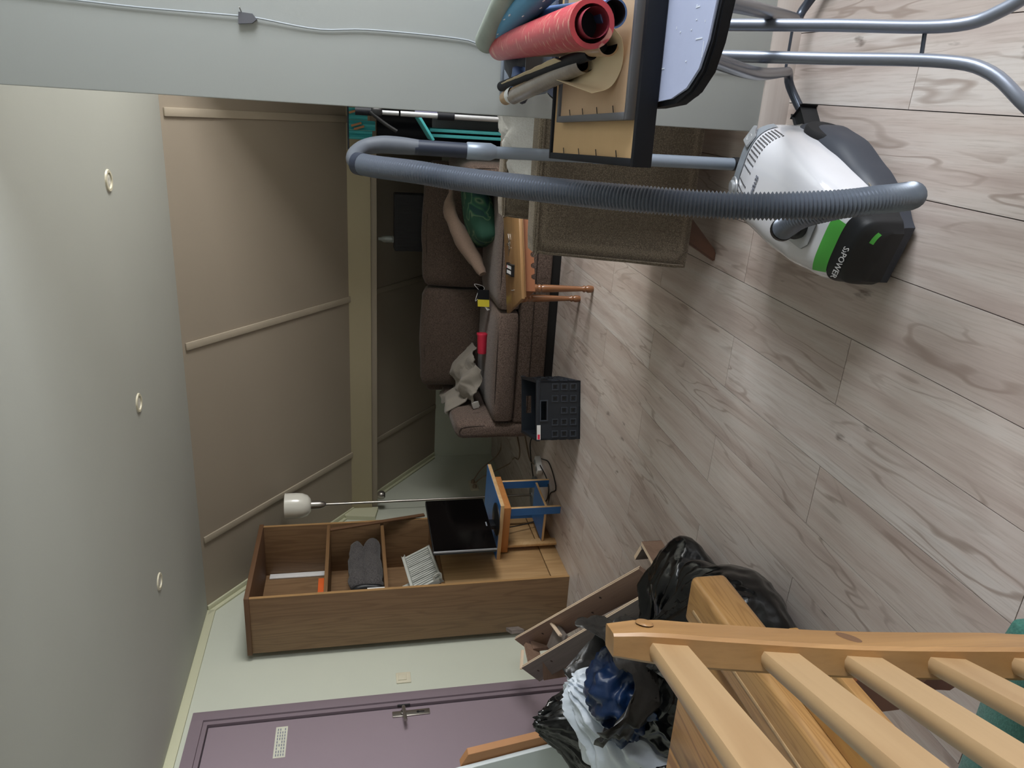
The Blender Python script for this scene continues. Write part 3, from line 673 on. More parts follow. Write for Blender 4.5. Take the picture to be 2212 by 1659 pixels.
# dish rack tilted on the cabinet shelf, with dark cloth behind
m = fr((-2.70, 3.985, .895), (0.0, 1, .10), (-.45, 0, 1)) @ Matrix.Diagonal((1.2, 1, 1, 1))
t = thing('dish_rack', 'pale grey plastic rack standing tilted on the lowest open shelf', 'rack', (-2.75, 3.96, .80))
mk('front_rim', box(new(), -.155, .155, .078, .098, -.012, .030, .006, m), M['rack'], t)
bm = new()
box(bm, -.155, .155, -.095, -.080, -.01, .02, .004, m); box(bm, -.155, -.143, -.09, .09, -.01, .02, .004, m); box(bm, .143, .155, -.09, .09, -.01, .02, .004, m)
mk('tray_frame', bm, M['rack'], t)
for k in range(17): mk('rib', box(new(), -.138+k*.0167, -.130+k*.0167, -.088, .085, 0, .012, .002, m), M['rack'], t)
mk('back_plate', box(new(), -.145, .145, -.085, .085, -.008, -.004, 0, m), M['vgrey'], t)
mk('flap', box(new(), -.13, -.02, .10, .165, -.03, -.022, .003, m), M['rack'], t); mk('flap', box(new(), -.15, -.135, .095, .20, -.06, .01, .003, m), M['rack'], t)
mk('foot', tube(new(), [m @ V(p) for p in catmull([(-.15, -.05, .02), (-.15, -.06, .05), (-.15, -.10, .05), (-.15, -.09, .0)], .01)], .006, 8), M['rack'], t)
single('dark_purple_cloth', 'dark folded cloth lying behind the pale rack in the cupboard', 'cloth', soft(new(), (-2.86, 3.87, .875), (.26, .15, .14), .04, (.01, .01, .02), .012, 8, None, 6), M['dkcloth'], origin=(-2.86, 3.87, .80))

# ------------------------------------------------------------ floor lamp
lx, ly = -2.60, 4.70
fl = thing('floor_lamp', 'slim floor lamp with white glass bowl shade behind the television', 'lamp', (lx, ly, 0))
T = Matrix.Translation
mk('base', lathe(new(), [(0, 0), (.135, 0), (.135, .012), (.12, .022), (.02, .03), (.014, .04)], T((lx, ly, 0)), 32), M['vgrey'], fl)
mk('pole', tube(new(), [(lx, ly, .03), (lx, ly, 1.52)], .0085, 12), M['chrome'], fl)
mk('lamp_holder', lathe(new(), [(.010, 1.50), (.022, 1.515), (.029, 1.54), (.030, 1.60), (.020, 1.605)], T((lx, ly, 0))), M['chrome'], fl)
mk('shade', lathe(new(), [(.020, 1.600), (.045, 1.605), (.070, 1.625), (.084, 1.66), (.088, 1.70), (.088, 1.775), (.084, 1.775), (.083, 1.70), (.078, 1.66), (.06, 1.625), (.02, 1.61)], T((lx, ly, 0)), 32), M['lamp'], fl)

# ------------------------------------------------------------ blue side table
bt = thing('side_table', 'small blue-topped wooden side table carrying the television', 'table', (-2.52, 4.28, 0), R(-5))
bi = WM[bt].inverted(); m = WM[bt]
a0 = bi @ V((-2.268, 3.977, 0)); bx1, by0 = a0.x, a0.y; bx0, by1 = bx1-.475, by0+.505
mk('top_board', box(new(), bx0+.002, bx1-.002, by0+.002, by1-.002, .395, .4185, .001, m), M['natural'], bt)
mk('blue_top_surface', box(new(), bx0+.003, bx1-.003, by0+.003, by1-.003, .4185, .4205, 0, m), M['blue'], bt)
ins = .065
for s in ((bx0+ins, bx1-ins, by0+ins, by0+ins+.018), (bx0+ins, bx1-ins, by1-ins-.018, by1-ins), (bx0+ins, bx0+ins+.018, by0+ins+.018, by1-ins-.018), (bx1-ins-.018, bx1-ins, by0+ins+.018, by1-ins-.018)):
    mk('apron_board', box(new(), *s, .335, .395, .001, m), M['apron2'], bt)
lw, lt = .055, .018
for i, (sx, sy) in enumerate(((1, 0), (1, 1), (0, 0), (0, 1))):
    xx = (bx1-ins-.02-lw) if sx else bx0+ins+.02; yy = by0+ins+.02 if not sy else by1-ins-.02-lt
    if i == 2: bm = box(new(), xx, xx+lt, yy, yy+lw, 0, .335, .001, m); mt = M['natural']
    else: bm = box(new(), xx, xx+lw, yy, yy+lt, 0, .335, .001, m); mt = M['natural']
    lg = mk('leg', bm, mt, bt)
    if i != 2: mk('blue_face', box(new(), xx+.001, xx+lw-.001, yy-.0012, yy, 0.002, .334, 0, m), M['blue'], lg)
mk('lower_shelf', box(new(), bx0+ins+.04, bx1-ins-.03, by0+ins+.045, by1-ins-.045, .085, .100, .001, m), M['natural'], bt)
mk('lower_shelf_surface', box(new(), bx0+ins+.041, bx1-ins-.031, by0+ins+.046, by1-ins-.046, .100, .1015, 0, m), M['blue'], bt)
# television facing right
tv = thing('television', 'flat black television with silver edge on the blue side table', 'television', (-2.44, 4.08, .421))
P0, P1 = V((-2.447, 3.79, .468)), V((-2.400, 4.322, .468))
m = fr(P0, P1-P0, (0, 0, 1)); Lt = (P1-P0).length
mk('housing', box(new(), 0, Lt, 0, .385, -.030, -.002, .004, m), M['black'], tv)
mk('screen', box(new(), .004, Lt-.004, .004, .381, -.002, .001, 0, m), M['screen'], tv)
mk('silver_side', box(new(), -.006, 0, .0, .385, -.012, .000, .002, m), M['silver'], tv)
mk('logo', box(new(), Lt*.42, Lt*.5, .022, .030, .001, .0014, 0, m), M['vgrey'], tv)
mk('neck', B(-2.46, -2.43, 4.02, 4.10, .43, .50, .004), M['black'], tv)
mk('stand_foot', lathe(new(), [(0, .0), (.105, 0), (.105, .006), (.09, .012), (0, .018)], T((-2.415, 4.07, .421)) , 32), M['black'], tv)

# ------------------------------------------------------------ crate
cr = thing('plastic_crate', 'black plastic storage crate standing in front of the sofa', 'crate', (-1.62, 4.0, 0), R(16))
ci = WM[cr].inverted(); m = WM[cr]; p = ci @ V((-1.757, 3.822, 0)); cx0, cy0 = p.x, p.y; cw, cd, ch = .345, .385, .268
mk('crate_floor', box(new(), cx0, cx0+cw, cy0, cy0+cd, .0, .012, .003, m), M['crate'], cr)
def side(o, ex, w, ey, slot=True):
    """panel in plane (ex, z), thickness along ey"""
    mm = m @ fr(o, ex, (0, 0, 1)); t = -.010
    # panel made of strips round the hand slot
    bm = new(); s0, s1, h0, h1 = w/2-.055, w/2+.055, .205, .240
    if slot:
        for s in ((0, w, .0, h0), (0, s0, h0, h1), (s1, w, h0, h1), (0, w, h1, ch)): box(bm, s[0], s[1], s[2], s[3], t if ey > 0 else 0, 0 if ey > 0 else -t, 0, mm)
    else: box(bm, 0, w, 0, ch, t if ey > 0 else 0, 0 if ey > 0 else -t, 0, mm)
    o1 = mk('side_panel', bm, M['crate'], cr)
    sg = 1 if ey > 0 else -1
    bm = new(); q = box(bm, -.004, w+.004, ch-.022, ch, -.004, .006, .003, mm) if ey > 0 else box(bm, -.004, w+.004, ch-.022, ch, -.006, .004, .003, mm)
    mk('rim', bm, M['crate'], cr)
    def sqring(c0, c1, e0, e1, w_, h_):
        b2 = new(); o = [(c0-e0, c1-e1), (c0+e0, c1-e1), (c0+e0, c1+e1), (c0-e0, c1+e1)]; i_ = [(c0-e0+w_, c1-e1+w_), (c0+e0-w_, c1-e1+w_), (c0+e0-w_, c1+e1-w_), (c0-e0+w_, c1+e1-w_)]
        vs = [[b2.verts.new(mm @ V((x, z, h))) for x, z in P] for P, h in ((o, 0), (o, h_), (i_, h_), (i_, 0))]
        for A, D in zip(vs, vs[1:]):
            for k in range(4): b2.faces.new((A[k], A[(k+1) % 4], D[(k+1) % 4], D[k]))
        return b2
    for r_ in range(3):
        for k in range(5):
            if k == 2 and r_ == 2: continue
            cxx = w*(k+.5)/5; czz = .045+r_*.055
            mk('square_rib', sqring(cxx, czz, .019, .019, .0045, .005), M['cribs'], o1); mk('square_hole', box(new(), cxx-.007, cxx+.007, czz-.007, czz+.007, 0, .0012, 0, mm), M['plinth'], o1)
    mk('slot_rim', sqring(w/2, (h0+h1)/2, .062, .024, .006, .007), M['cribs'], o1)
side((cx0, cy0, 0), (1, 0, 0), cw, 1)
side((cx0+cw, cy0, 0), (0, 1, 0), cd, 1)
side((cx0+cw, cy0+cd, 0), (-1, 0, 0), cw, 1)
side((cx0, cy0+cd, 0), (0, -1, 0), cd, 1)
mm = m @ fr((cx0+.004, cy0-.007, .243), (1, 0, 0), (0, 0, 1))
mk('paper_label', box(new(), 0, .085, 0, .022, 0, .001, 0, mm), M['tag'], cr); mk('red_print', box(new(), .002, .03, .004, .018, .001, .0016, 0, mm), M['pink'], cr)

# ------------------------------------------------------------ extension block and cords
t = thing('extension_block', 'white extension socket block lying on the floor by the blue table', 'extension socket', (-2.33, 4.66, 0))
m = T((-2.32, 4.62, 0)) @ Matrix.Rotation(R(62), 4, 'Z')
mk('block_body', box(new(), -.065, .065, -.028, .028, .0, .042, .007, m), M['tag'], t)
for k in (-.03, .03): mk('socket_well', lathe(new(), [(.019, .0425), (.019, .0432), (.002, .0432)], m @ T((k, 0, 0)), 18), M['vgrey'], t)
bm = tube(new(), catmull([(XL+.03, 5.80, .265), (XL+.12, 5.75, .20), (-2.80, 5.62, .01), (-2.66, 5.45, .006), (-2.60, 5.30, .006), (-2.50, 5.28, .006), (-2.36, 5.5, .006), (-2.30, 5.2, .006), (-2.42, 4.95, .006), (-2.40, 4.80, .006), (-2.34, 4.69, .02)], .02), .005, 8)
mk('cord', bm, M['cordn'], bpy.data.objects['extension_block'])
bm = tube(new(), catmull([(XL+.03, 5.87, .265), (XL+.1, 5.95, .18), (-2.85, 6.0, .01), (-2.6, 6.05, .006), (-2.35, 5.9, .006), (-2.2, 5.5, .006)], .02), .005, 8)
single('mains_cord', 'beige mains cord curving from the wall socket towards the sofa', 'cord', bm, M['cordn'])
bm = tube(new(), catmull([(-2.30, 4.58, .02), (-2.33, 4.45, .006), (-2.38, 4.36, .006), (-2.50, 4.42, .006), (-2.55, 4.60, .03)], .02), .004, 8)
mk('cord', bm, M['cordb'], fl)
bm = tube(new(), catmull([(-2.26, 4.60, .006), (-2.20, 4.40, .006), (-2.28, 4.2, .006), (-2.40, 4.33, .006), (-2.60, 4.38, .02), (-2.62, 4.30, .3), (-2.47, 4.14, .5)], .02), .004, 8)
mk('cord', bm, M['cordb'], tv)
bm = tube(new(), catmull([(-1.98, 4.44, .006), (-2.08, 4.55, .006), (-2.12, 4.75, .006), (-2.28, 4.95, .006), (-2.40, 4.9, .006), (-2.52, 4.78, .006)], .02), .004, 8)
single('crate_side_cord', 'thin dark cord on the floor between the crate and the lamp base', 'cord', bm, M['cordb'])

# ------------------------------------------------------------ vacuum cleaner (local frame: x forward, y left)
vc = thing('vacuum_cleaner', 'white and grey canister vacuum cleaner with green latch on the floor', 'vacuum cleaner', (-.165, 1.805, 0), R(-110))
vm = WM[vc]
def lerp_tab(tab, x):
    for (a, p), (b, q) in zip(tab, tab[1:]):
        if x <= b:
            t = (x-a)/(b-a); t = t*t*(3-2*t)*.5+t*.5
            return p+(q-p)*t
    return tab[-1][1]
TW = [(-.25, .215), (-.22, .250), (-.12, .275), (0, .270), (.10, .250), (.20, .215), (.26, .165), (.285, .120)]
TH = [(-.25, .195), (-.23, .222), (-.12, .240), (0, .232), (.10, .218), (.20, .186), (.26, .145), (.285, .10)]
def shell(x, a, off=0, wt=TW, ht=TH, z0=.075):
    w = lerp_tab(wt, x)/2+off; h = lerp_tab(ht, x)+off
    c, s_ = math.cos(a), math.sin(a)
    return V((x, math.copysign(abs(c)**.62, c)*w, z0+(h-z0)*abs(s_)**.42))
def patch(x0, x1, a0, a1, off, nx=14, na=20, wt=TW, ht=TH, z0=.075, close=False):
    bm = new(); vs = [[bm.verts.new(shell(x0+(x1-x0)*i/nx, a0+(a1-a0)*j/na, off, wt, ht, z0)) for j in range(na+1)] for i in range(nx+1)]
    for i in range(nx):
        for j in range(na): bm.faces.new((vs[i][j], vs[i+1][j], vs[i+1][j+1], vs[i][j+1]))
    if close:
        for row in (vs[0], vs[-1]): bm.faces.new(row)
        bm.faces.new([r_[0] for r_ in vs] + [r_[-1] for r_ in vs][::-1])
    bm.transform(vm); return bm
W2 = [(-.255, .225), (-.20, .285), (-.12, .325), (-.02, .335), (.10, .290), (.20, .235), (.27, .15)]
H2 = [(-.255, .08), (-.20, .12), (-.1, .125), (.1, .11), (.20, .09), (.27, .06)]
mk('lower_tub', patch(-.255, .27, 0, math.pi, 0, 26, 28, W2, H2, .012, True), M['vdark'], vc, smooth=60)
mk('white_shell', patch(-.245, .262, 0, math.pi, 0, 30, 34, close=True), M['vwhite'], vc, smooth=60)
mk('grey_control_panel', patch(-.246, -.188, .28, math.pi-.28, .0022), M['vgrey'], vc, smooth=60)
for s in (-1, 1):
    mk('chrome_trim', tube(new(), [vm @ (shell(-.24+.46*k/20, 0 if s > 0 else math.pi, .002)+V((0, 0, .004))) for k in range(21)], .003, 8), M['chrome'], vc)
def onshell(x, a, off=0):
    p = shell(x, a, off); ex = (shell(x+.004, a, off)-shell(x-.004, a, off)).normalized(); ea = (shell(x, a+.02, off)-shell(x, a-.02, off))
    n = ea.cross(ex).normalized(); n = n if n.z > 0 else -n
    ey = n.cross(ex); return Matrix((ex, ey, n)).transposed().to_4x4(), p
bm = new(); bs = new()
for i in range(8):
    for j in range(26):
        a = .42+(math.pi-.84)*j/25; x = -.180+i*.0080+.010*abs(math.cos(a))
        rm_, p = onshell(x, a, .0008); rm_.translation = p
        lathe(bs, [(.0020, 0), (.0020, .0006), (0, .0006)], vm @ rm_ @ Matrix.Diagonal((1, 1.4, 1, 1)), 6)
bm.free(); o = mk('vent_slots', bs, M['slot'], vc, smooth=0); o['kind'] = 'stuff'
# power button, dial
rm_, p = onshell(-.216, 1.02, .003); rm_.translation = p
o = mk('power_button', prism(new(), [(-.022, -.022), (.020, -.028), (.024, .010), (.004, .016), (-.006, .030), (-.022, .026)], .006, vm @ rm_, .002), M['silver'], vc)
mk('power_mark', tube(new(), [vm @ rm_ @ V((.009*math.cos(t_), .009*math.sin(t_)-.004, .0066)) for t_ in [R(40+280*k/16) for k in range(17)]], .0006, 6), M['print'], o)
rm_, p = onshell(-.205, 1.86, .002); rm_.translation = p
mk('dial_ring', lathe(new(), [(.031, 0), (.030, .004), (.022, .005)], vm @ rm_, 28), M['silver'], vc)
o = mk('power_dial', lathe(new(), [(.021, 0), (.021, .009), (.018, .012), (0, .013)], vm @ rm_, 28), M['silver'], vc)
# hose port plate and socket
rm_, p = onshell(.122, math.pi/2, .001); rm_.translation = p; PM = rm_.copy()
mk('port_plate', prism(new(), [(-.062, -.020), (-.045, -.046), (.040, -.050), (.055, -.030), (.055, .030), (.040, .050), (-.045, .046), (-.062, .020)], .004, vm @ rm_, .002), M['silver'], vc)
mk('hose_socket', lathe(new(), [(.037, 0), (.037, .012), (.031, .016), (.030, .030), (.026, .031)], vm @ rm_, 28), M['black'], vc)
# green latch and black bumper
mk('green_latch', patch(.204, .232, math.pi*.36, math.pi*.70, .006, 10, 16), M['vgreen'], vc, smooth=60)
W3 = [(.14, .215), (.20, .185), (.25, .130), (.268, .10)]; H3 = [(.14, .188), (.18, .172), (.24, .125), (.268, .085)]
mk('front_handle', patch(.230, .284, .0, math.pi, .005, 10, 28, TW, TH, .045, True), M['black'], vc, smooth=50)
mk('green_flash', patch(.276, .281, math.pi*.22, math.pi*.40, .007, 3, 10, TW, TH, .045), M['vgreen'], vc)
x_ = .252; rmx = shell(x_, math.pi/2, .006); ex = (shell(x_+.01, math.pi/2)-shell(x_-.01, math.pi/2)).normalized()
tm = fr(rmx+V((.004, -.030, .002)), (0, -1, 0), ex); words('power_lettering', 'S\u203aPOWER', .020, M['print'], vm @ tm, vc)
rm_, p = onshell(-.085, math.pi/2, .0015); words('maker_lettering', 'SEVERIN', .017, M['printg'], vm @ fr(p+V((0, 0, .0005)), (0, -1, 0), (1, 0, 0)), vc)
for s in (-1, 1):
    mk('wheel', lathe(new(), [(0, -.012), (.055, -.012), (.060, -.006), (.060, .006), (.055, .012), (0, .012)], vm @ T((-.12, s*.142, .0605)) @ Matrix.Rotation(R(90), 4, 'X'), 28), M['blackm'], vc)
mk('front_caster', lathe(new(), [(0, -.01), (.018, -.01), (.02, 0), (.018, .01), (0, .01)], vm @ T((.2, 0, .0205)) @ Matrix.Rotation(R(90), 4, 'X'), 20), M['blackm'], vc)
mk('wand_bracket', box(new(), -.268, -.24, -.03, .03, .06, .15, .008, vm), M['vdark'], vc)
# wand and hose
wand = thing('vacuum_wand', 'grey telescopic vacuum wand standing upright behind the vacuum cleaner', 'vacuum wand', (-.093, 2.13, .15))
wx, wy = -.093, 2.125
mk('lower_cuff', tube(new(), [(wx+.002, wy, .06), (wx+.002, wy, .185)], .0195, 20), M['black'], wand)
mk('outer_tube', tube(new(), [(wx+.001, wy, .18), (wx, wy, .62)], .0178, 20), M['hoseu'], wand)
mk('inner_tube', tube(new(), [(wx, wy, .60), (wx-.001, wy, .93)], .0165, 20), M['hoseu'], wand)
mk('collar', lathe(new(), [(.017, .905), (.0235, .92), (.0235, .985), (.021, .988)], T((wx, wy, 0)), 24), M['hoseu'], wand)
mk('dark_sleeve', tube(new(), [(wx, wy, .985), (wx+.002, wy, 1.13)], .0205, 20), M['grip2'], wand)
hp_ = catmull([(wx+.002, wy, 1.12), (wx+.004, wy+.003, 1.17), (wx+.004, wy+.002, 1.22), (wx-.004, wy-.006, 1.262), (wx-.020, wy-.035, 1.287), (wx-.034, wy-.075, 1.292), (wx-.042, wy-.10, 1.280)], .008)
mk('grip_handle', tube(new(), hp_, lambda i: .0205+.003*math.sin(min(1, i/18)*math.pi), 22), M['grip'], wand)
hs = [(-.134, 2.03, 1.284), (-.137, 1.975, 1.237), (-.138, 1.875, 1.144), (-.144, 1.795, 1.042), (-.143, 1.593, .869), (-.140, 1.449, .713), (-.136, 1.361, .555), (-.120, 1.298, .397), (-.107, 1.292, .304), (-.101, 1.318, .222), (-.102, 1.366, .182)]
pw = vm @ PM @ V((0, 0, .028)); pw2 = vm @ PM @ V((.012, 0, .062))
hs += [(-.120, 1.44, .200), (-.150, 1.52, .245), (-.178, 1.585, .275), tuple(pw2), tuple(pw)]
st = .0019
HP = catmull(hs, st)
mk('hose', tube(new(), HP, lambda i: .0250+.0028*math.cos(i*math.pi/2), 20), M['hose'], wand, smooth=75)
mk('hose_end_cuff', tube(new(), [V(p) for p in HP[:14:6]], .0285, 22), M['grip2'], wand)
mk('port_cuff', tube(new(), [V(p) for p in HP[-26::6]], .0295, 22), M['black'], wand)

# ------------------------------------------------------------ ironing board
ib = thing('ironing_board', 'ironing board with pale printed cover, dark edge and silver tube legs', 'ironing board', (.22, 1.6, 0))
Pb = [(.033, 1.90), (.030, 1.70), (.028, 1.45), (.030, 1.27), (.036, 1.19), (.050, 1.135), (.078, 1.098), (.118, 1.078), (.18, 1.068), (.26, 1.066), (.33, 1.072), (.385, 1.10), (.40, 1.16), (.402, 1.45), (.395, 1.80), (.36, 2.02), (.29, 2.14), (.21, 2.16), (.12, 2.13), (.06, 2.03)]
def inset(P, d):
    cx = sum(p[0] for p in P)/len(P); cy = sum(p[1] for p in P)/len(P)
    return [(p[0]+(cx-p[0])*d, p[1]+(cy-p[1])*d*.4) for p in P]
mk('board_rim', prism(new(), Pb, .020, T((0, 0, .772)), .004), M['navy'], ib)
mk('cover', prism(new(), inset(Pb, .05), .004, T((0, 0, .7925)), .0015), M['board'], ib)
bm = new()
for k in range(260):
    x, y = random.uniform(.06, .38), random.uniform(1.09, 2.0); L = random.choice((.003, .004, .014, .022))
    box(bm, x, x+.0018, y, y+L, .7966, .7970, 0) if random.random() < .5 else box(bm, x, x+L, y, y+.0018, .7966, .7970, 0)
mk('cover_print', bm, M['dash'], ib, smooth=0)
# near legs: silver pair, far legs: dark pair
for s, xx in (('l', .147), ('r', .206)):
    o_ = -1 if s == 'l' else 1
    P = [(xx+.003, 1.80, .770), (xx, 1.584, .557), (xx-.002, 1.43, .39), (xx-.003, 1.295, .236), (xx+o_*.022, 1.225, .190), (xx+o_*.075, 1.165, .155), (xx+o_*.13, 1.13, .085), (xx+o_*.16, 1.11, .018)]
    mk('silver_leg', tube(new(), catmull(P, .015), .0118, 18), M['tube'], ib)
    mk('foot_cap', tube(new(), [(xx+o_*.150, 1.117, .040), (xx+o_*.163, 1.108, .004)], .013, 14), M['black'], ib)
mk('cross_rod', tube(new(), [(.147, 1.318, .262), (.205, 1.325, .262)], .004, 10), M['dktube'], ib)
for s, xx in (('l', .168), ('r', .300)):
    o_ = -1 if s == 'l' else 1
    P = [(xx-.062 if s == 'l' else xx-.115, 1.165, .765), ((.11 if s == 'l' else .22), 1.45, .52), (xx-.012, 1.95, .17), (xx, 2.09, .075), (xx+o_*.03, 2.115, .050), (xx+o_*.08, 2.085, .032), (xx+o_*.118, 2.045, .024)]
    mk('dark_leg', tube(new(), catmull(P, .015), .0125, 18), M['dktube'], ib)
    x2, y2 = xx+o_*.125, 2.035
    mk('rubber_foot', box(new(), -.028, .045, -.022, .022, .0, .042, .010, fr((x2, y2, 0), (o_*.7, -.6, 0), (.6, o_*.7, 0))), M['black'], ib)
mk('cross_rod', tube(new(), [(.16, 2.055, .105), (.295, 2.055, .105)], .004, 10), M['dktube'], ib)

# ------------------------------------------------------------ frames lying on the board
ZB = .7975
def picture_frame(name, label, o, rz, w, h, z, bar, th, m1, m2, npin):
    t = thing(name, label, 'picture frame', (o[0], o[1], z), R(rz), 'picture frames lying face down')
    m = WM[t]
    for s in ((0, w, 0, bar), (0, w, h-bar, h), (0, bar, bar, h-bar), (w-bar, w, bar, h-bar)):
        mk('frame_side', box(new(), s[0], s[1], s[2], s[3], 0, th, .0015, m), m1, t)
    mk('backing_board', box(new(), bar, w-bar, bar, h-bar, th-.012, th-.006, 0, m), m2, t)
    for k in range(npin):
        y = bar+(h-2*bar)*(k+.7)/(npin+.6)
        mk('pin', tube(new(), [m @ V((bar-.002, y, th-.004)), m @ V((bar+.012, y+.002, th-.002))], .0009, 6), M['pin'], t)
    return t
picture_frame('picture_frame', 'large black-edged picture frame lying face down, hardboard back up, on the ironing board', (-.067, 1.243), 2.0, .47, .575, ZB, .014, .034, M['navy'], M['hb'], 4)
picture_frame('picture_frame', 'smaller grey-edged picture frame lying face down on top of the large frame', (.008, 1.270), 1.5, .36, .46, ZB+.029, .013, .016, M['greyf'], M['hb2'], 4)
# grey tub with dark bag at the far end
tb = thing('grey_tub', 'shallow grey plastic tub at the far end of the ironing board', 'tub', (.2, 2.06, ZB))
def rrect(x0, x1, y0, y1, r, n=5):
    P = []
    for cx, cy, a in ((x1-r, y0+r, -90), (x1-r, y1-r, 0), (x0+r, y1-r, 90), (x0+r, y0+r, 180)):
        for k in range(n+1): P.append((cx+r*math.cos(R(a+90*k/n)), cy+r*math.sin(R(a+90*k/n))))
    return P
def shellbox(x0, x1, y0, y1, z0, z1, r, t, taper=.015):
    bm = new(); rings = []
    for P, z in ((rrect(x0+taper, x1-taper, y0+taper, y1-taper, r), z0), (rrect(x0, x1, y0, y1, r), z1), (rrect(x0+t, x1-t, y0+t, y1-t, r*.8), z1), (rrect(x0+t+taper, x1-t-taper, y0+t+taper, y1-t-taper, r*.8), z0+t)):
        rings.append([bm.verts.new((x, y, z)) for x, y in P])
    for A, D in zip(rings, rings[1:]):
        for k in range(len(A)): bm.faces.new((A[k], A[(k+1) % len(A)], D[(k+1) % len(A)], D[k]))
    bm.faces.new(rings[0][::-1]); bm.faces.new(rings[-1]); return bm
mk('tub_wall', shellbox(.045, .40, 1.84, 2.13, ZB+.034, ZB+.100, .04, .004), M['tub'], tb)
bm = new()
for P, z, q in (((.040, .405, 1.835, 2.135), ZB+.096, 0),): box(bm, .052, .393, 2.122, 2.136, z, z+.008, .003)
mk('tub_lip', bm, M['tub'], tb)
def lump(c, rad, sd, f=6, amp=.25, flat=None, sub=4, rid=.0, rf=10, pull=None, crease=0):
    bm = new(); bmesh.ops.create_icosphere(bm, subdivisions=sub, radius=1)
    for v in bm.verts:
        u = v.co.normalized(); k = 1+amp*fn(u*1.3, 1, sd)
        p = V((u.x*rad[0]*k, u.y*rad[1]*k, u.z*rad[2]*k))
        if pull:
            d = u.dot(V(pull[0]).normalized())
            if d > .55: p += V(pull[0]).normalized()*pull[1]*((d-.55)/.45)**2.2; p -= (u-V(pull[0]).normalized()*d)*((d-.55)/.45)*pull[2]
        if crease:
            ax_ = V(pull[0]).normalized(); e1 = ax_.orthogonal().normalized(); e2 = ax_.cross(e1); d = u.dot(ax_)
            th = math.atan2(u.dot(e2), u.dot(e1)); q_ = V((math.cos(th)*5, math.sin(th)*5, d*1.2+sd))
            p += u*crease*(abs(noise.noise(q_))*2-.5)*max(0, min(1, (d+.5)/1.2))
        if rid: p += u*rid*(ridged(p+V((sd, 0, 0)), rf, sd)-.4)
        p += V(c)
        if flat is not None and p.z < flat: p.z = flat+(p.z-flat)*.02 if p.z < flat else p.z; p.z = max(p.z, flat)
        v.co = p
    return bm
single('dark_bag_in_tub', 'dark grey crumpled bag filling the grey tub', 'bag', lump((.21, 1.99, .868), (.15, .12, .035), 3, amp=.3, rid=.008, rf=18), M['greybag'], origin=(.21, 1.99, .84), smooth=70)
# rolls
def paper_roll(name, label, p0, p1, r, mat, hollow, ri=None, rf_=None, inner=None, seg=28):
    t = thing(name, label, 'paper roll', (V(p0)+V(p1))/2, 0, 'rolls of wrapping paper on the ironing board')
    P = [V(p0).lerp(V(p1), k/10) for k in range(11)]; ri = ri or r*.72; rf_ = rf_ or r
    bm = tube(new(), P, lambda i: r+(rf_-r)*i/10, seg, cap=False)
    mk('paper_wall', bm, mat, t)
    d = (V(p1)-V(p0)).normalized()
    bm = tube(new(), P, lambda i: ri+(ri*rf_/r-ri)*i/10, seg, cap=False); mk('inner_wall', bm, inner or hollow, t)
    m = frame_of(V(p0), V(p0)+d) @ Matrix.Rotation(R(90), 4, 'Y')
    mk('near_end_ring', lathe(new(), [(ri, 0), (r, 0)], m, seg), mat, t)
    m2 = frame_of(V(p1), V(p1)+d) @ Matrix.Rotation(R(90), 4, 'Y')
    mk('far_end_ring', lathe(new(), [(0, 0), (rf_, 0)], m2, seg), mat, t)
    mk('hollow_core', lathe(new(), [(0, .05), (ri*.99, .05)], m, seg), hollow, t)
    return t
rr = paper_roll('red_paper_roll', 'wide red patterned gift paper roll, open end towards the viewer', (.152, 1.285, .912), (.165, 2.03, .925), .0385, M['redp'], M['darkin'], .030, .030, M['redin'])
P = [V((.1525, 1.30, .9115)).lerp(V((.160, 1.9, .92)), k/8) for k in range(9)]
bm = tube(new(), P, .0275, 28, cap=False); mk('inner_paper_turn', bm, M['redp'], rr)
bm = tube(new(), [p+V((0, -.03, 0)) for p in P], .0235, 28, cap=False); mk('inner_paper_turn', bm, M['redin'], rr)
paper_roll('blue_paper_roll', 'blue paper roll with open dark end below the red roll', (.172, 1.30, .872), (.215, 1.84, .885), .0235, M['bluep'], M['darkin'], .0205)
paper_roll('brown_film_roll', 'brown paper roll in clear film, open end low beside the blue roll', (.128, 1.335, .865), (.155, 1.82, .875), .0195, M['brownp'], M['black'], .0165)
paper_roll('teal_paper_roll', 'teal roll with white printed candles behind the red roll', (.245, 1.50, .925), (.190, 2.05, .935), .028, M['tealp'], M['darkin'])
t = paper_roll('sage_paper_roll', 'sage and pink patterned thick roll leaning in the tub', (.30, 1.62, .955), (.180, 2.06, .955), .030, M['sage'], M['darkin'])
paper_roll('black_paper_roll', 'thin black paper roll lying between the red roll and the clear film roll', (.12, 1.42, .868), (.075, 2.05, .912), .0125, M['navy'], M['black'])
t = paper_roll('clear_film_roll', 'roll of brown paper wrapped in clear film, leftmost of the rolls', (.105, 1.50, .860), (.047, 2.02, .905), .0175, M['brownp'], M['darkin'])
P = [V((.108, 1.48, .860)).lerp(V((.050, 1.94, .900)), k/6) for k in range(7)]
mk('film_wrap', tube(new(), P, .0188, 20, cap=False), M['clear'], t); mk('white_sticker', tube(new(), [V(p) for p in ((.0565, 1.93, .9), (.052, 1.965, .9025))], .0194, 20, cap=False), M['tag'], t)
bm = new()
for k in range(26):
    a = random.uniform(0, 6.28); y = random.uniform(0.02, .9); c = V((.245, 1.50, .925)).lerp(V((.190, 2.05, .935)), y)
    if math.sin(a) > -.2: bm2 = tube(bm, [c+V((math.cos(a)*.0284, -.006, math.sin(a)*.0284)), c+V((math.cos(a)*.0284, .008, math.sin(a)*.0284))], .0012, 6)
mk('candle_print', bm, M['print'], bpy.data.objects['teal_paper_roll'])
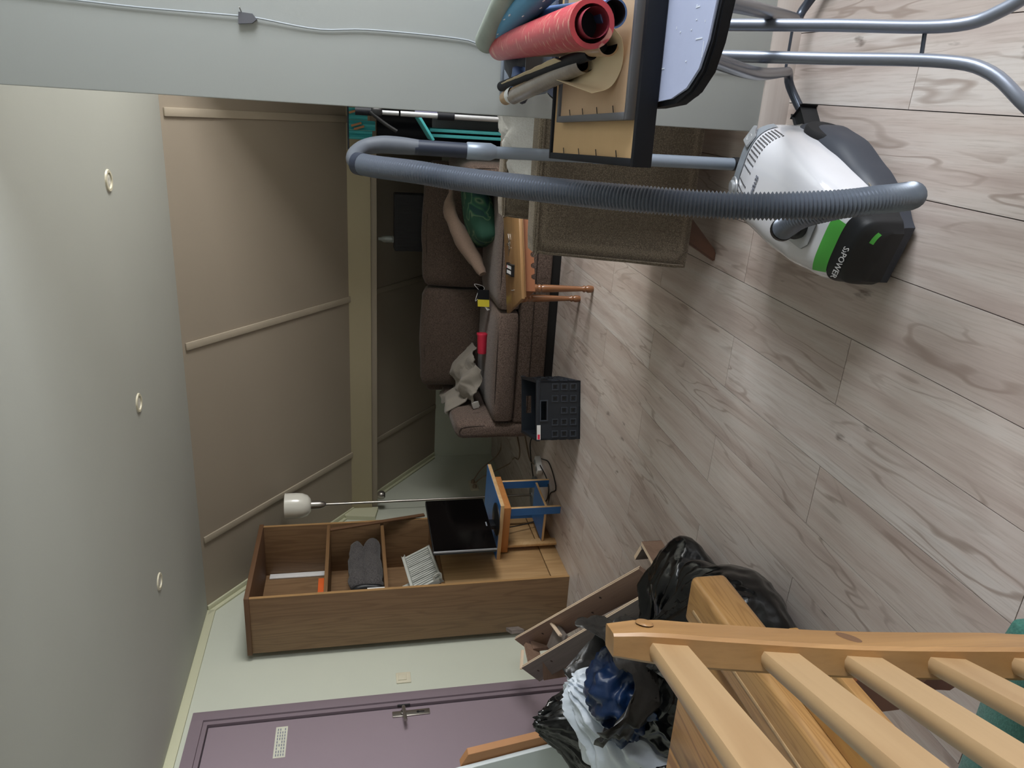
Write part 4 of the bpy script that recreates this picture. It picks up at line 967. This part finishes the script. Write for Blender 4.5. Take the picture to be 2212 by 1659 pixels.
# loose kraft paper
KA = catmull([(.150, 1.30, .868), (.132, 1.31, .848), (.095, 1.33, .838), (.062, 1.36, .845), (.050, 1.40, .868)], .004)
KB = catmull([(.160, 1.60, .885), (.140, 1.60, .860), (.105, 1.60, .848), (.080, 1.66, .860), (.098, 1.74, .895)], .004)
def kr(u, v):
    f = u*.999; a = KA[int(f*(len(KA)-1))]; b = KB[int(f*(len(KB)-1))]; return a.lerp(b, v)
single('kraft_paper_sheet', 'loose cream kraft paper sheet curling out from under the red roll', 'paper', crumple(new(), kr, 24, 10, .0008), M['kraft'], smooth=80)
def torn(u, v): return (.112+.004*v-.035*u, 1.55+.45*u, .890+.014*v+.02*u+.003*fn((u*9, v*9, 0), 2, 1))
single('torn_paper_strip', 'torn brown paper strip lying against the side of the red roll', 'paper', crumple(new(), torn, 20, 4, .001), M['kraft'], smooth=80)
single('blue_bag_fold', 'small blue glossy bag fold at the near-left edge of the grey tub', 'bag', lump((.090, 1.93, .890), (.030, .05, .02), 8, amp=.3, rid=.004, rf=26), M['bluep'], origin=(.09, 1.93, .875), smooth=70)

# ------------------------------------------------------------ things in the dim alcove by the partition
pt = thing('telescopic_pole', 'white telescopic pole with black joints leaning upright behind the partition', 'pole', (-.01, 4.2, 0))
px, py = -.014, 4.20
for a, b_, r_, mt in ((.0, .76, .014, 'silver'), (.84, 1.04, .014, 'silver'), (1.05, 1.19, .012, 'silver')): mk('pole_section', tube(new(), [(px, py, a), (px, py, b_)], r_, 14), M[mt], pt)
for a, b_ in ((.755, .845), (1.185, 1.275)): mk('black_joint', tube(new(), [(px, py, a), (px, py, b_)], .021, 14), M['navy'], pt)
mk('strap', tube(new(), catmull([(px, py-.02, 1.20), (px-.05, py-.02, 1.13), (px-.09, py-.02, 1.06)], .02), .010, 10), M['black'], pt); mk('strap_knot', soft(new(), (px, py-.005, 1.165), (.05, .05, .06), .018, (0, 0, 0), .006, 5), M['black'], pt)
sh = thing('turquoise_shelf_unit', 'turquoise edged boards stacked upright behind the armchair', 'shelf', (-.05, 4.75, 0))
for i, (x, z1, mt) in enumerate(((-.135, .84, 'turq'), (-.105, .845, 'turq'), (-.03, .86, 'greyf'), (.03, .86, 'turq'))):
    mk('upright_board', B(x, x+.018, 4.60, 4.92, 0, z1, .003), M[mt], sh)
mk('slanted_board', beam(new(), (-.148, 4.60, .835), (-.03, 4.60, .915), .30, .014, (0, 0, 1), .002), M['turq'], sh)
mk('back_board', B(-.14, .05, 4.90, 4.92, 0, .80, .002), M['vgrey'], sh)
t = thing('turquoise_cloth_rack', 'turquoise cloths hanging with wooden clips high behind the partition', 'cloth', (-.1, 5.25, 1.2))
for i, (x, w, z0) in enumerate(((-.19, .05, 1.16), (-.135, .06, 1.14), (-.07, .07, 1.19))):
    mk('hanging_cloth', crumple(new(), lambda u, v, x=x, w=w, z0=z0: (x+w*u, 5.24+.012*math.sin(9*u+x*50), 1.31-(1.31-z0)*v), 10, 6, .004), M['turq'], t)
for i, (x, z) in enumerate(((-.10, 1.262), (-.12, 1.245), (-.02, 1.275))): mk('wooden_clip', box(new(), -.035, .035, -.008, .008, -.007, .007, .002, T((x, 5.215, z)) @ Matrix.Rotation(R(72), 4, 'Y')), M['pineedge'], t)
mk('hanging_bar', tube(new(), [(-.26, 5.26, 1.315), (.6, 5.26, 1.315)], .006, 8), M['dktube'], t)
single('lilac_cloth', 'pale lilac cloth corner behind the white pole', 'cloth', crumple(new(), lambda u, v: (-.01+.10*u, 4.50+.02*math.sin(6*u), .80+.14*v), 8, 8, .004), M['lilac'])
single('dark_curtain', 'dark navy cloth hanging in the back of the alcove', 'curtain', crumple(new(), lambda u, v: (-.24+.9*u, 5.43+.015*math.sin(40*u), 1.12-1.05*v), 60, 6, .006), M['navy'])

# ------------------------------------------------------------ plastic bags
def binbag(name, label, c, rad, sd, mat, pull=None, group='bin bags in the pile', rid=.012, amp=.22, cat='bin bag', rf=9, crease=.03):
    bm = lump((0, 0, rad[2]*.92), rad, sd, amp=amp, flat=.002, sub=6, rid=rid, rf=rf, pull=pull, crease=crease if pull else 0)
    o = single(name, label, cat, bm, mat, group, smooth=80); o.location = (c[0], c[1], 0); WM[o] = T((c[0], c[1], 0)); return o
binbag('bin_bag', 'full black bin bag on the floor nearest the open plank floor', (-1.50, 1.70), (.235, .26, .185), 2, M['bag'], ((-.35, .45, 1), .07, .06), rid=.006, amp=.16)
binbag('bin_bag', 'black bin bag with a drawn-up neck lying beside the wooden slat frame', (-1.63, 2.10), (.22, .19, .135), 5, M['bag'], ((-.9, -.2, .8), .26, .12), rid=.006, amp=.16)
binbag('bin_bag', 'tall black bin bag leaning at the door side of the pile', (-2.27, 2.14), (.24, .20, .285), 9, M['bag'], ((.3, 0, 1), .10, .10), rid=.010, crease=.018)
ob = binbag('open_bin_bag', 'open black bin bag showing blue plastic inside, behind the pine bench', (-1.76, 1.82), (.20, .20, .235), 13, M['bag'], None, 'bin bags in the pile', .010)
def collar(u, v):
    a = 2*math.pi*u; rx, ry = .175+.02*math.sin(5*a)+.03*v, .15+.02*math.cos(4*a)+.03*v
    x = rx*math.cos(a)*(1-.10*v); y = ry*math.sin(a); w = ridged((x*14, y*14, v*2), 1, 4)*.028
    return (-1.74+x-.02*v+w, 1.84+y+w*.6, .38+(.15+.05*math.sin(3*a+1)+.03*math.sin(7*a))*v)
mk('bag_rim', crumple(new(), collar, 90, 12, .0015), M['bagin'], ob, smooth=80)
single('blue_plastic_bag', 'dark blue plastic bag inside the open black bin bag', 'bag', lump((-1.77, 1.83, .43), (.135, .105, .095), 21, amp=.45, rid=.034, rf=13, sub=5), M['bluebag'], origin=(-1.79, 1.83, .33), smooth=80)
binbag('white_plastic_bag', 'translucent white plastic bag squeezed between the black bags', (-1.98, 1.93), (.20, .24, .285), 17, M['whitebag'], ((.6, .2, 1), .10, .06), 'bin bags in the pile', .014, .25, 'plastic bag', 7)
single('black_bag_scrap', 'small crumpled piece of black bag by the lower edge of the pine bench top', 'bag', lump((-1.93, 1.56, .42), (.08, .06, .06), 31, amp=.5, rid=.03, rf=14, sub=5), M['bag'], smooth=80)

# ------------------------------------------------------------ slatted plywood frame leaning towards the cupboard
sf = thing('plywood_slat_frame', 'dismantled plywood frame of long boards leaning beside the bin bags', 'wooden frame', (-1.9, 2.65, 0))
HD = V((.6, .3, .8)).normalized()
for (p0, p1, mt, lb) in ((V((-1.795, 2.56, .104)), V((-2.655, 3.22, .462)), 'ply', 'brown long board'), (V((-1.790, 2.40, .098)), V((-2.657, 3.0, .472)), 'plyg', 'grey long board')):
    d = (p1-p0).normalized(); L_ = (p1-p0).length; fm_ = frame_of(p0, p1, HD)
    b_ = mkl('long_board', box(new(), 0, L_, -.010, .010, -.118, 0, .001), M[mt], sf, fm_); b_['label'] = lb
    for q in (-.0055, .0055): mk('ply_edge', box(new(), 0, L_, q-.0033, q+.0033, 0, .0014, 0, fm_), M['plyedge'], b_)
    sg = 1 if (fm_.to_3x3() @ V((0, 1, 0))).dot(V((0, 1, 0))) < 0 else -1
    for k, zz in ((.06, -.07), (.30, -.03), (.42, -.08), (.80, -.05), (.93, -.06)):
        mk('hole', lathe(new(), [(.0, .0004), (.006, .0004), (.007, 0)], fm_ @ T((L_*k, sg*.0102, zz)) @ Matrix.Rotation(R(-90*sg), 4, 'X'), 10), M['knotm'], b_)
mk('cross_board', beam(new(), (-1.700, 2.60, .046), (-1.735, 2.26, .046), .018, .090, (0, 0, 1), .001), M['ply'], sf)
mk('cross_board_edge', beam(new(), (-1.700, 2.60, .0915), (-1.735, 2.26, .0915), .018, .0012), M['plyedge'], sf)
for x, y in ((-1.80, 2.64), (-1.80, 2.46)):
    mk('corner_block', beam(new(), (x, y, .048), (x+.085, y-.05, .048), .018, .094, (0, 0, 1), .001), M['plyg'], sf); mk('block_edge', beam(new(), (x, y, .0957), (x+.085, y-.05, .0957), .018, .0012), M['plyedge'], sf)
mk('end_board', beam(new(), (-2.625, 3.11, .40), (-2.63, 2.96, .41), .018, .08, (.5, 0, 1), .001), M['ply'], sf)
mk('end_board', beam(new(), (-2.63, 3.24, .445), (-2.68, 3.33, .455), .018, .07, (0, 0, 1), .001), M['plyg'], sf)
mk('end_board_edge', beam(new(), (-2.63, 3.09, .452), (-2.69, 3.02, .470), .016, .012, (0, 0, 1), .001), M['plyedge'], sf)
mk('inner_board', beam(new(), (-2.47, 3.0, .325), (-2.44, 2.86, .315), .13, .014, (.4, 0, 1), .001), M['plyg'], sf)
mk('inner_board_edge', beam(new(), (-2.405, 3.01, .335), (-2.375, 2.87, .325), .012, .016, (.4, 0, 1), .001), M['plyedge'], sf)
mk('rear_support', beam(new(), (-2.60, 3.10, .0), (-2.62, 3.10, .40), .06, .018, (1, 0, 0), .001), M['ply'], sf)
mk('rear_support', beam(new(), (-2.55, 2.88, .0), (-2.60, 2.90, .39), .12, .018, (0, 1, 0), .001), M['ply'], sf)

# ------------------------------------------------------------ white panel with pine edge
wp = thing('white_board_panel', 'white board with pine side strip standing in front of the mauve door', 'board', (-2.6, 2.25, 0))
mx = Matrix(((1, 0, 0, 0), (0, 0, -1, 2.26), (0, 1, 0, 0), (0, 0, 0, 1)))
mk('white_face', prism(new(), [(-2.315, 0), (-2.394, .457), (-2.482, .95), (-2.95, .95), (-2.85, 0)], .02, mx, .001), M['whitep'], wp)
mx = Matrix(((1, 0, 0, 0), (0, 0, -1, 2.30), (0, 1, 0, 0), (0, 0, 0, 1)))
mk('pine_side_strip', prism(new(), [(-2.285, 0), (-2.362, .495), (-2.422, .87), (-2.48, .90), (-2.47, .80), (-2.33, 0)], .035, mx, .001), M['pineedge'], wp)

# ------------------------------------------------------------ pine bench
pb = thing('pine_bench', 'low pine bench with knotty board top and thick rail, standing in the near corner', 'bench', (-1.35, .9, 0))
for i in range(4):
    xa = -1.95+i*.2025; mk('top_board', B(xa, xa+.2015, .30, 1.392, .470, .495, .002), M['knotty'], pb)
mk('thick_rail', box(new(), -1.139, -1.012, .30, 1.40, .420, .512, .016, seg=4), M['pinest2'], pb)
mk('rail_ridge', box(new(), -1.092, -1.082, .30, 1.36, .505, .515, .004), M['pine'], pb)
mk('golden_board', box(new(), -1.011, -.905, .30, 1.06, .455, .478, .005), M['gold'], pb)
mk('edge_lip', box(new(), -.890, -.868, .30, .905, .468, .492, .006), M['pinest2'], pb)
mk('lip_board', B(-.905, -.888, .30, .90, .455, .478, .002), M['gold'], pb)
mx = Matrix(((1, 0, 0, 0), (0, 0, -1, .945), (0, 1, 0, 0), (0, 0, 0, 1)))
ap = [(-1.08, .450), (-.880, .432), (-.896, .36), (-.915, .25), (-.930, .185), (-.956, .182), (-.972, .205), (-.965, .232), (-.960, .258), (-.985, .272), (-.990, .31), (-.976, .338), (-.990, .354), (-1.015, .383), (-1.08, .40)]
mk('scalloped_apron', prism(new(), ap, .022, mx, .002), M['red'], pb)
bm = new(); geom(bm, [(-1.01, 1.12, .474), (-1.01, .93, .474), (-.852, .87, .455), (-1.01, 1.12, .30), (-1.01, .93, .30), (-.858, .875, .30)], [(0, 1, 2), (5, 4, 3), (0, 2, 5, 3), (0, 3, 4, 1), (1, 4, 5, 2)])
mk('corner_gusset', bm, M['apron'], pb)
for x in (-1.90, -1.40):
    for y in (.35, 1.20): mk('leg', box(new(), x-.03, x+.03, y-.03, y+.03, 0, .425, .004), M['pinest'], pb)

# ------------------------------------------------------------ slat-back chair (near corner)
chr_ = thing('slat_back_chair', 'pine chair with horizontal back slats and green seat pad, nearest the viewer', 'chair', (-.45, .40, 0))
K = [V(p) for p in ((-.514, .619, 1.028), (-.514, .613, .993), (-.515, .598, .929), (-.515, .575, .829), (-.514, .558, .751), (-.509, .537, .651), (-.506, .526, .597), (-.510, .515, .50), (-.515, .505, .25), (-.52, .50, 0))]
sv = V((-.3905, .9011, -.1884)); KP = catmull(K, .03)
def stile(off, top=True):
    bm = new(); rings = []
    for i, p in enumerate(KP):
        td = (KP[min(i+1, len(KP)-1)]-KP[max(i-1, 0)]).normalized(); nn = sv.cross(td).normalized(); nn = nn if nn.dot(rt) > 0 else -nn
        kf = 1.0 if i > 1 else (.90 if i == 1 else .72)
        s2 = sv.copy(); s2 = (s2-td*s2.dot(td)).normalized()
        c = p+V(off)+s2*.033-nn*.0175; a, b_ = .033*kf, .0175*kf
        rings.append([bm.verts.new(c+s2*x*a+nn*y*b_) for x, y in ((-.86, -1), (.86, -1), (1, -.8), (1, .8), (.86, 1), (-.86, 1), (-1, .8), (-1, -.8))])
    for A, D in zip(rings, rings[1:]):
        for k in range(8): bm.faces.new((A[k], A[(k+1) % 8], D[(k+1) % 8], D[k]))
    bm.faces.new(rings[0]); bm.faces.new(rings[-1]); return bm
st1 = mk('back_post', stile((0, 0, 0)), M['pinest'], chr_, smooth=30)
LS = .40; shv = V((.3905*LS, -.9011*LS, 0))
mk('back_post', stile(shv+V((0, 0, .02))), M['pinest'], chr_, smooth=30)
tdir = (K[4]-K[1]).normalized(); nv = sv.cross(tdir).normalized(); nv = nv if nv.dot(rt) > 0 else -nv
q = K[0]+V((0, 0, -.040))+sv*.034-nv*.0025; mk('dowel_plug', lathe(new(), [(0, .003), (.010, .003), (.012, 0)], T(q+nv*.0) @ nv.to_track_quat('Z', 'Y').to_matrix().to_4x4() @ Matrix.Diagonal((1.2, .8, .6, 1)), 18), M['pinest'], st1)
q = KP[min(range(len(KP)), key=lambda i: abs(KP[i].z-.765))]+sv*.036; mk('pine_knot', lathe(new(), [(0, .0009), (.013, .0006), (.016, 0)], T(q) @ nv.to_track_quat('Z', 'Y').to_matrix().to_4x4() @ Matrix.Diagonal((1.3, .6, 1, 1)), 18), M['oakdk'], st1)
for i, z in enumerate((.961, .856, .758, .668, .575)):
    kp = min(KP, key=lambda p: abs(p.z-z)); c = kp-nv*.019+sv*.012; e = c-sv*(LS+.03)
    L = (e-c).length; m = fr(c, e-c, -tdir)
    bm = new(); n_ = 14; rings = []
    for k in range(n_+1):
        x = L*k/n_; bow = -.016*math.sin(math.pi*k/n_)
        hh, tt = .0215, .0085
        pr = [(-hh, -tt*.4), (-hh*.88, -tt), (hh*.88, -tt), (hh, -tt*.4), (hh, tt*.4), (hh*.88, tt), (-hh*.88, tt), (-hh, tt*.4)]
        rings.append([bm.verts.new(V((x, a, b_))) for a, b_ in pr])
    for A, D in zip(rings, rings[1:]):
        for k in range(8): bm.faces.new((A[k], A[(k+1) % 8], D[(k+1) % 8], D[k]))
    bm.faces.new(rings[0]); bm.faces.new(rings[-1])
    mkl('back_slat', bm, M['pine'], chr_, m, smooth=45)
mk('seat_board', B(-.855, -.545, .12, .600, .438, .468, .004), M['pinest'], chr_)
mk('seat_pad', soft(new(), (-.700, .375, .490), (.31, .505, .044), .018, (0, 0, .006), .002, 10), M['green'], chr_, smooth=60)
for x in (-.825, -.57):
    for y in (.16, .56): mk('leg', box(new(), x-.02, x+.02, y-.02, y+.02, 0, .44, .004), M['pinest'], chr_)
mk('seat_rail', B(-.56, -.49, .12, .53, .40, .46, .004), M['pinest'], chr_)
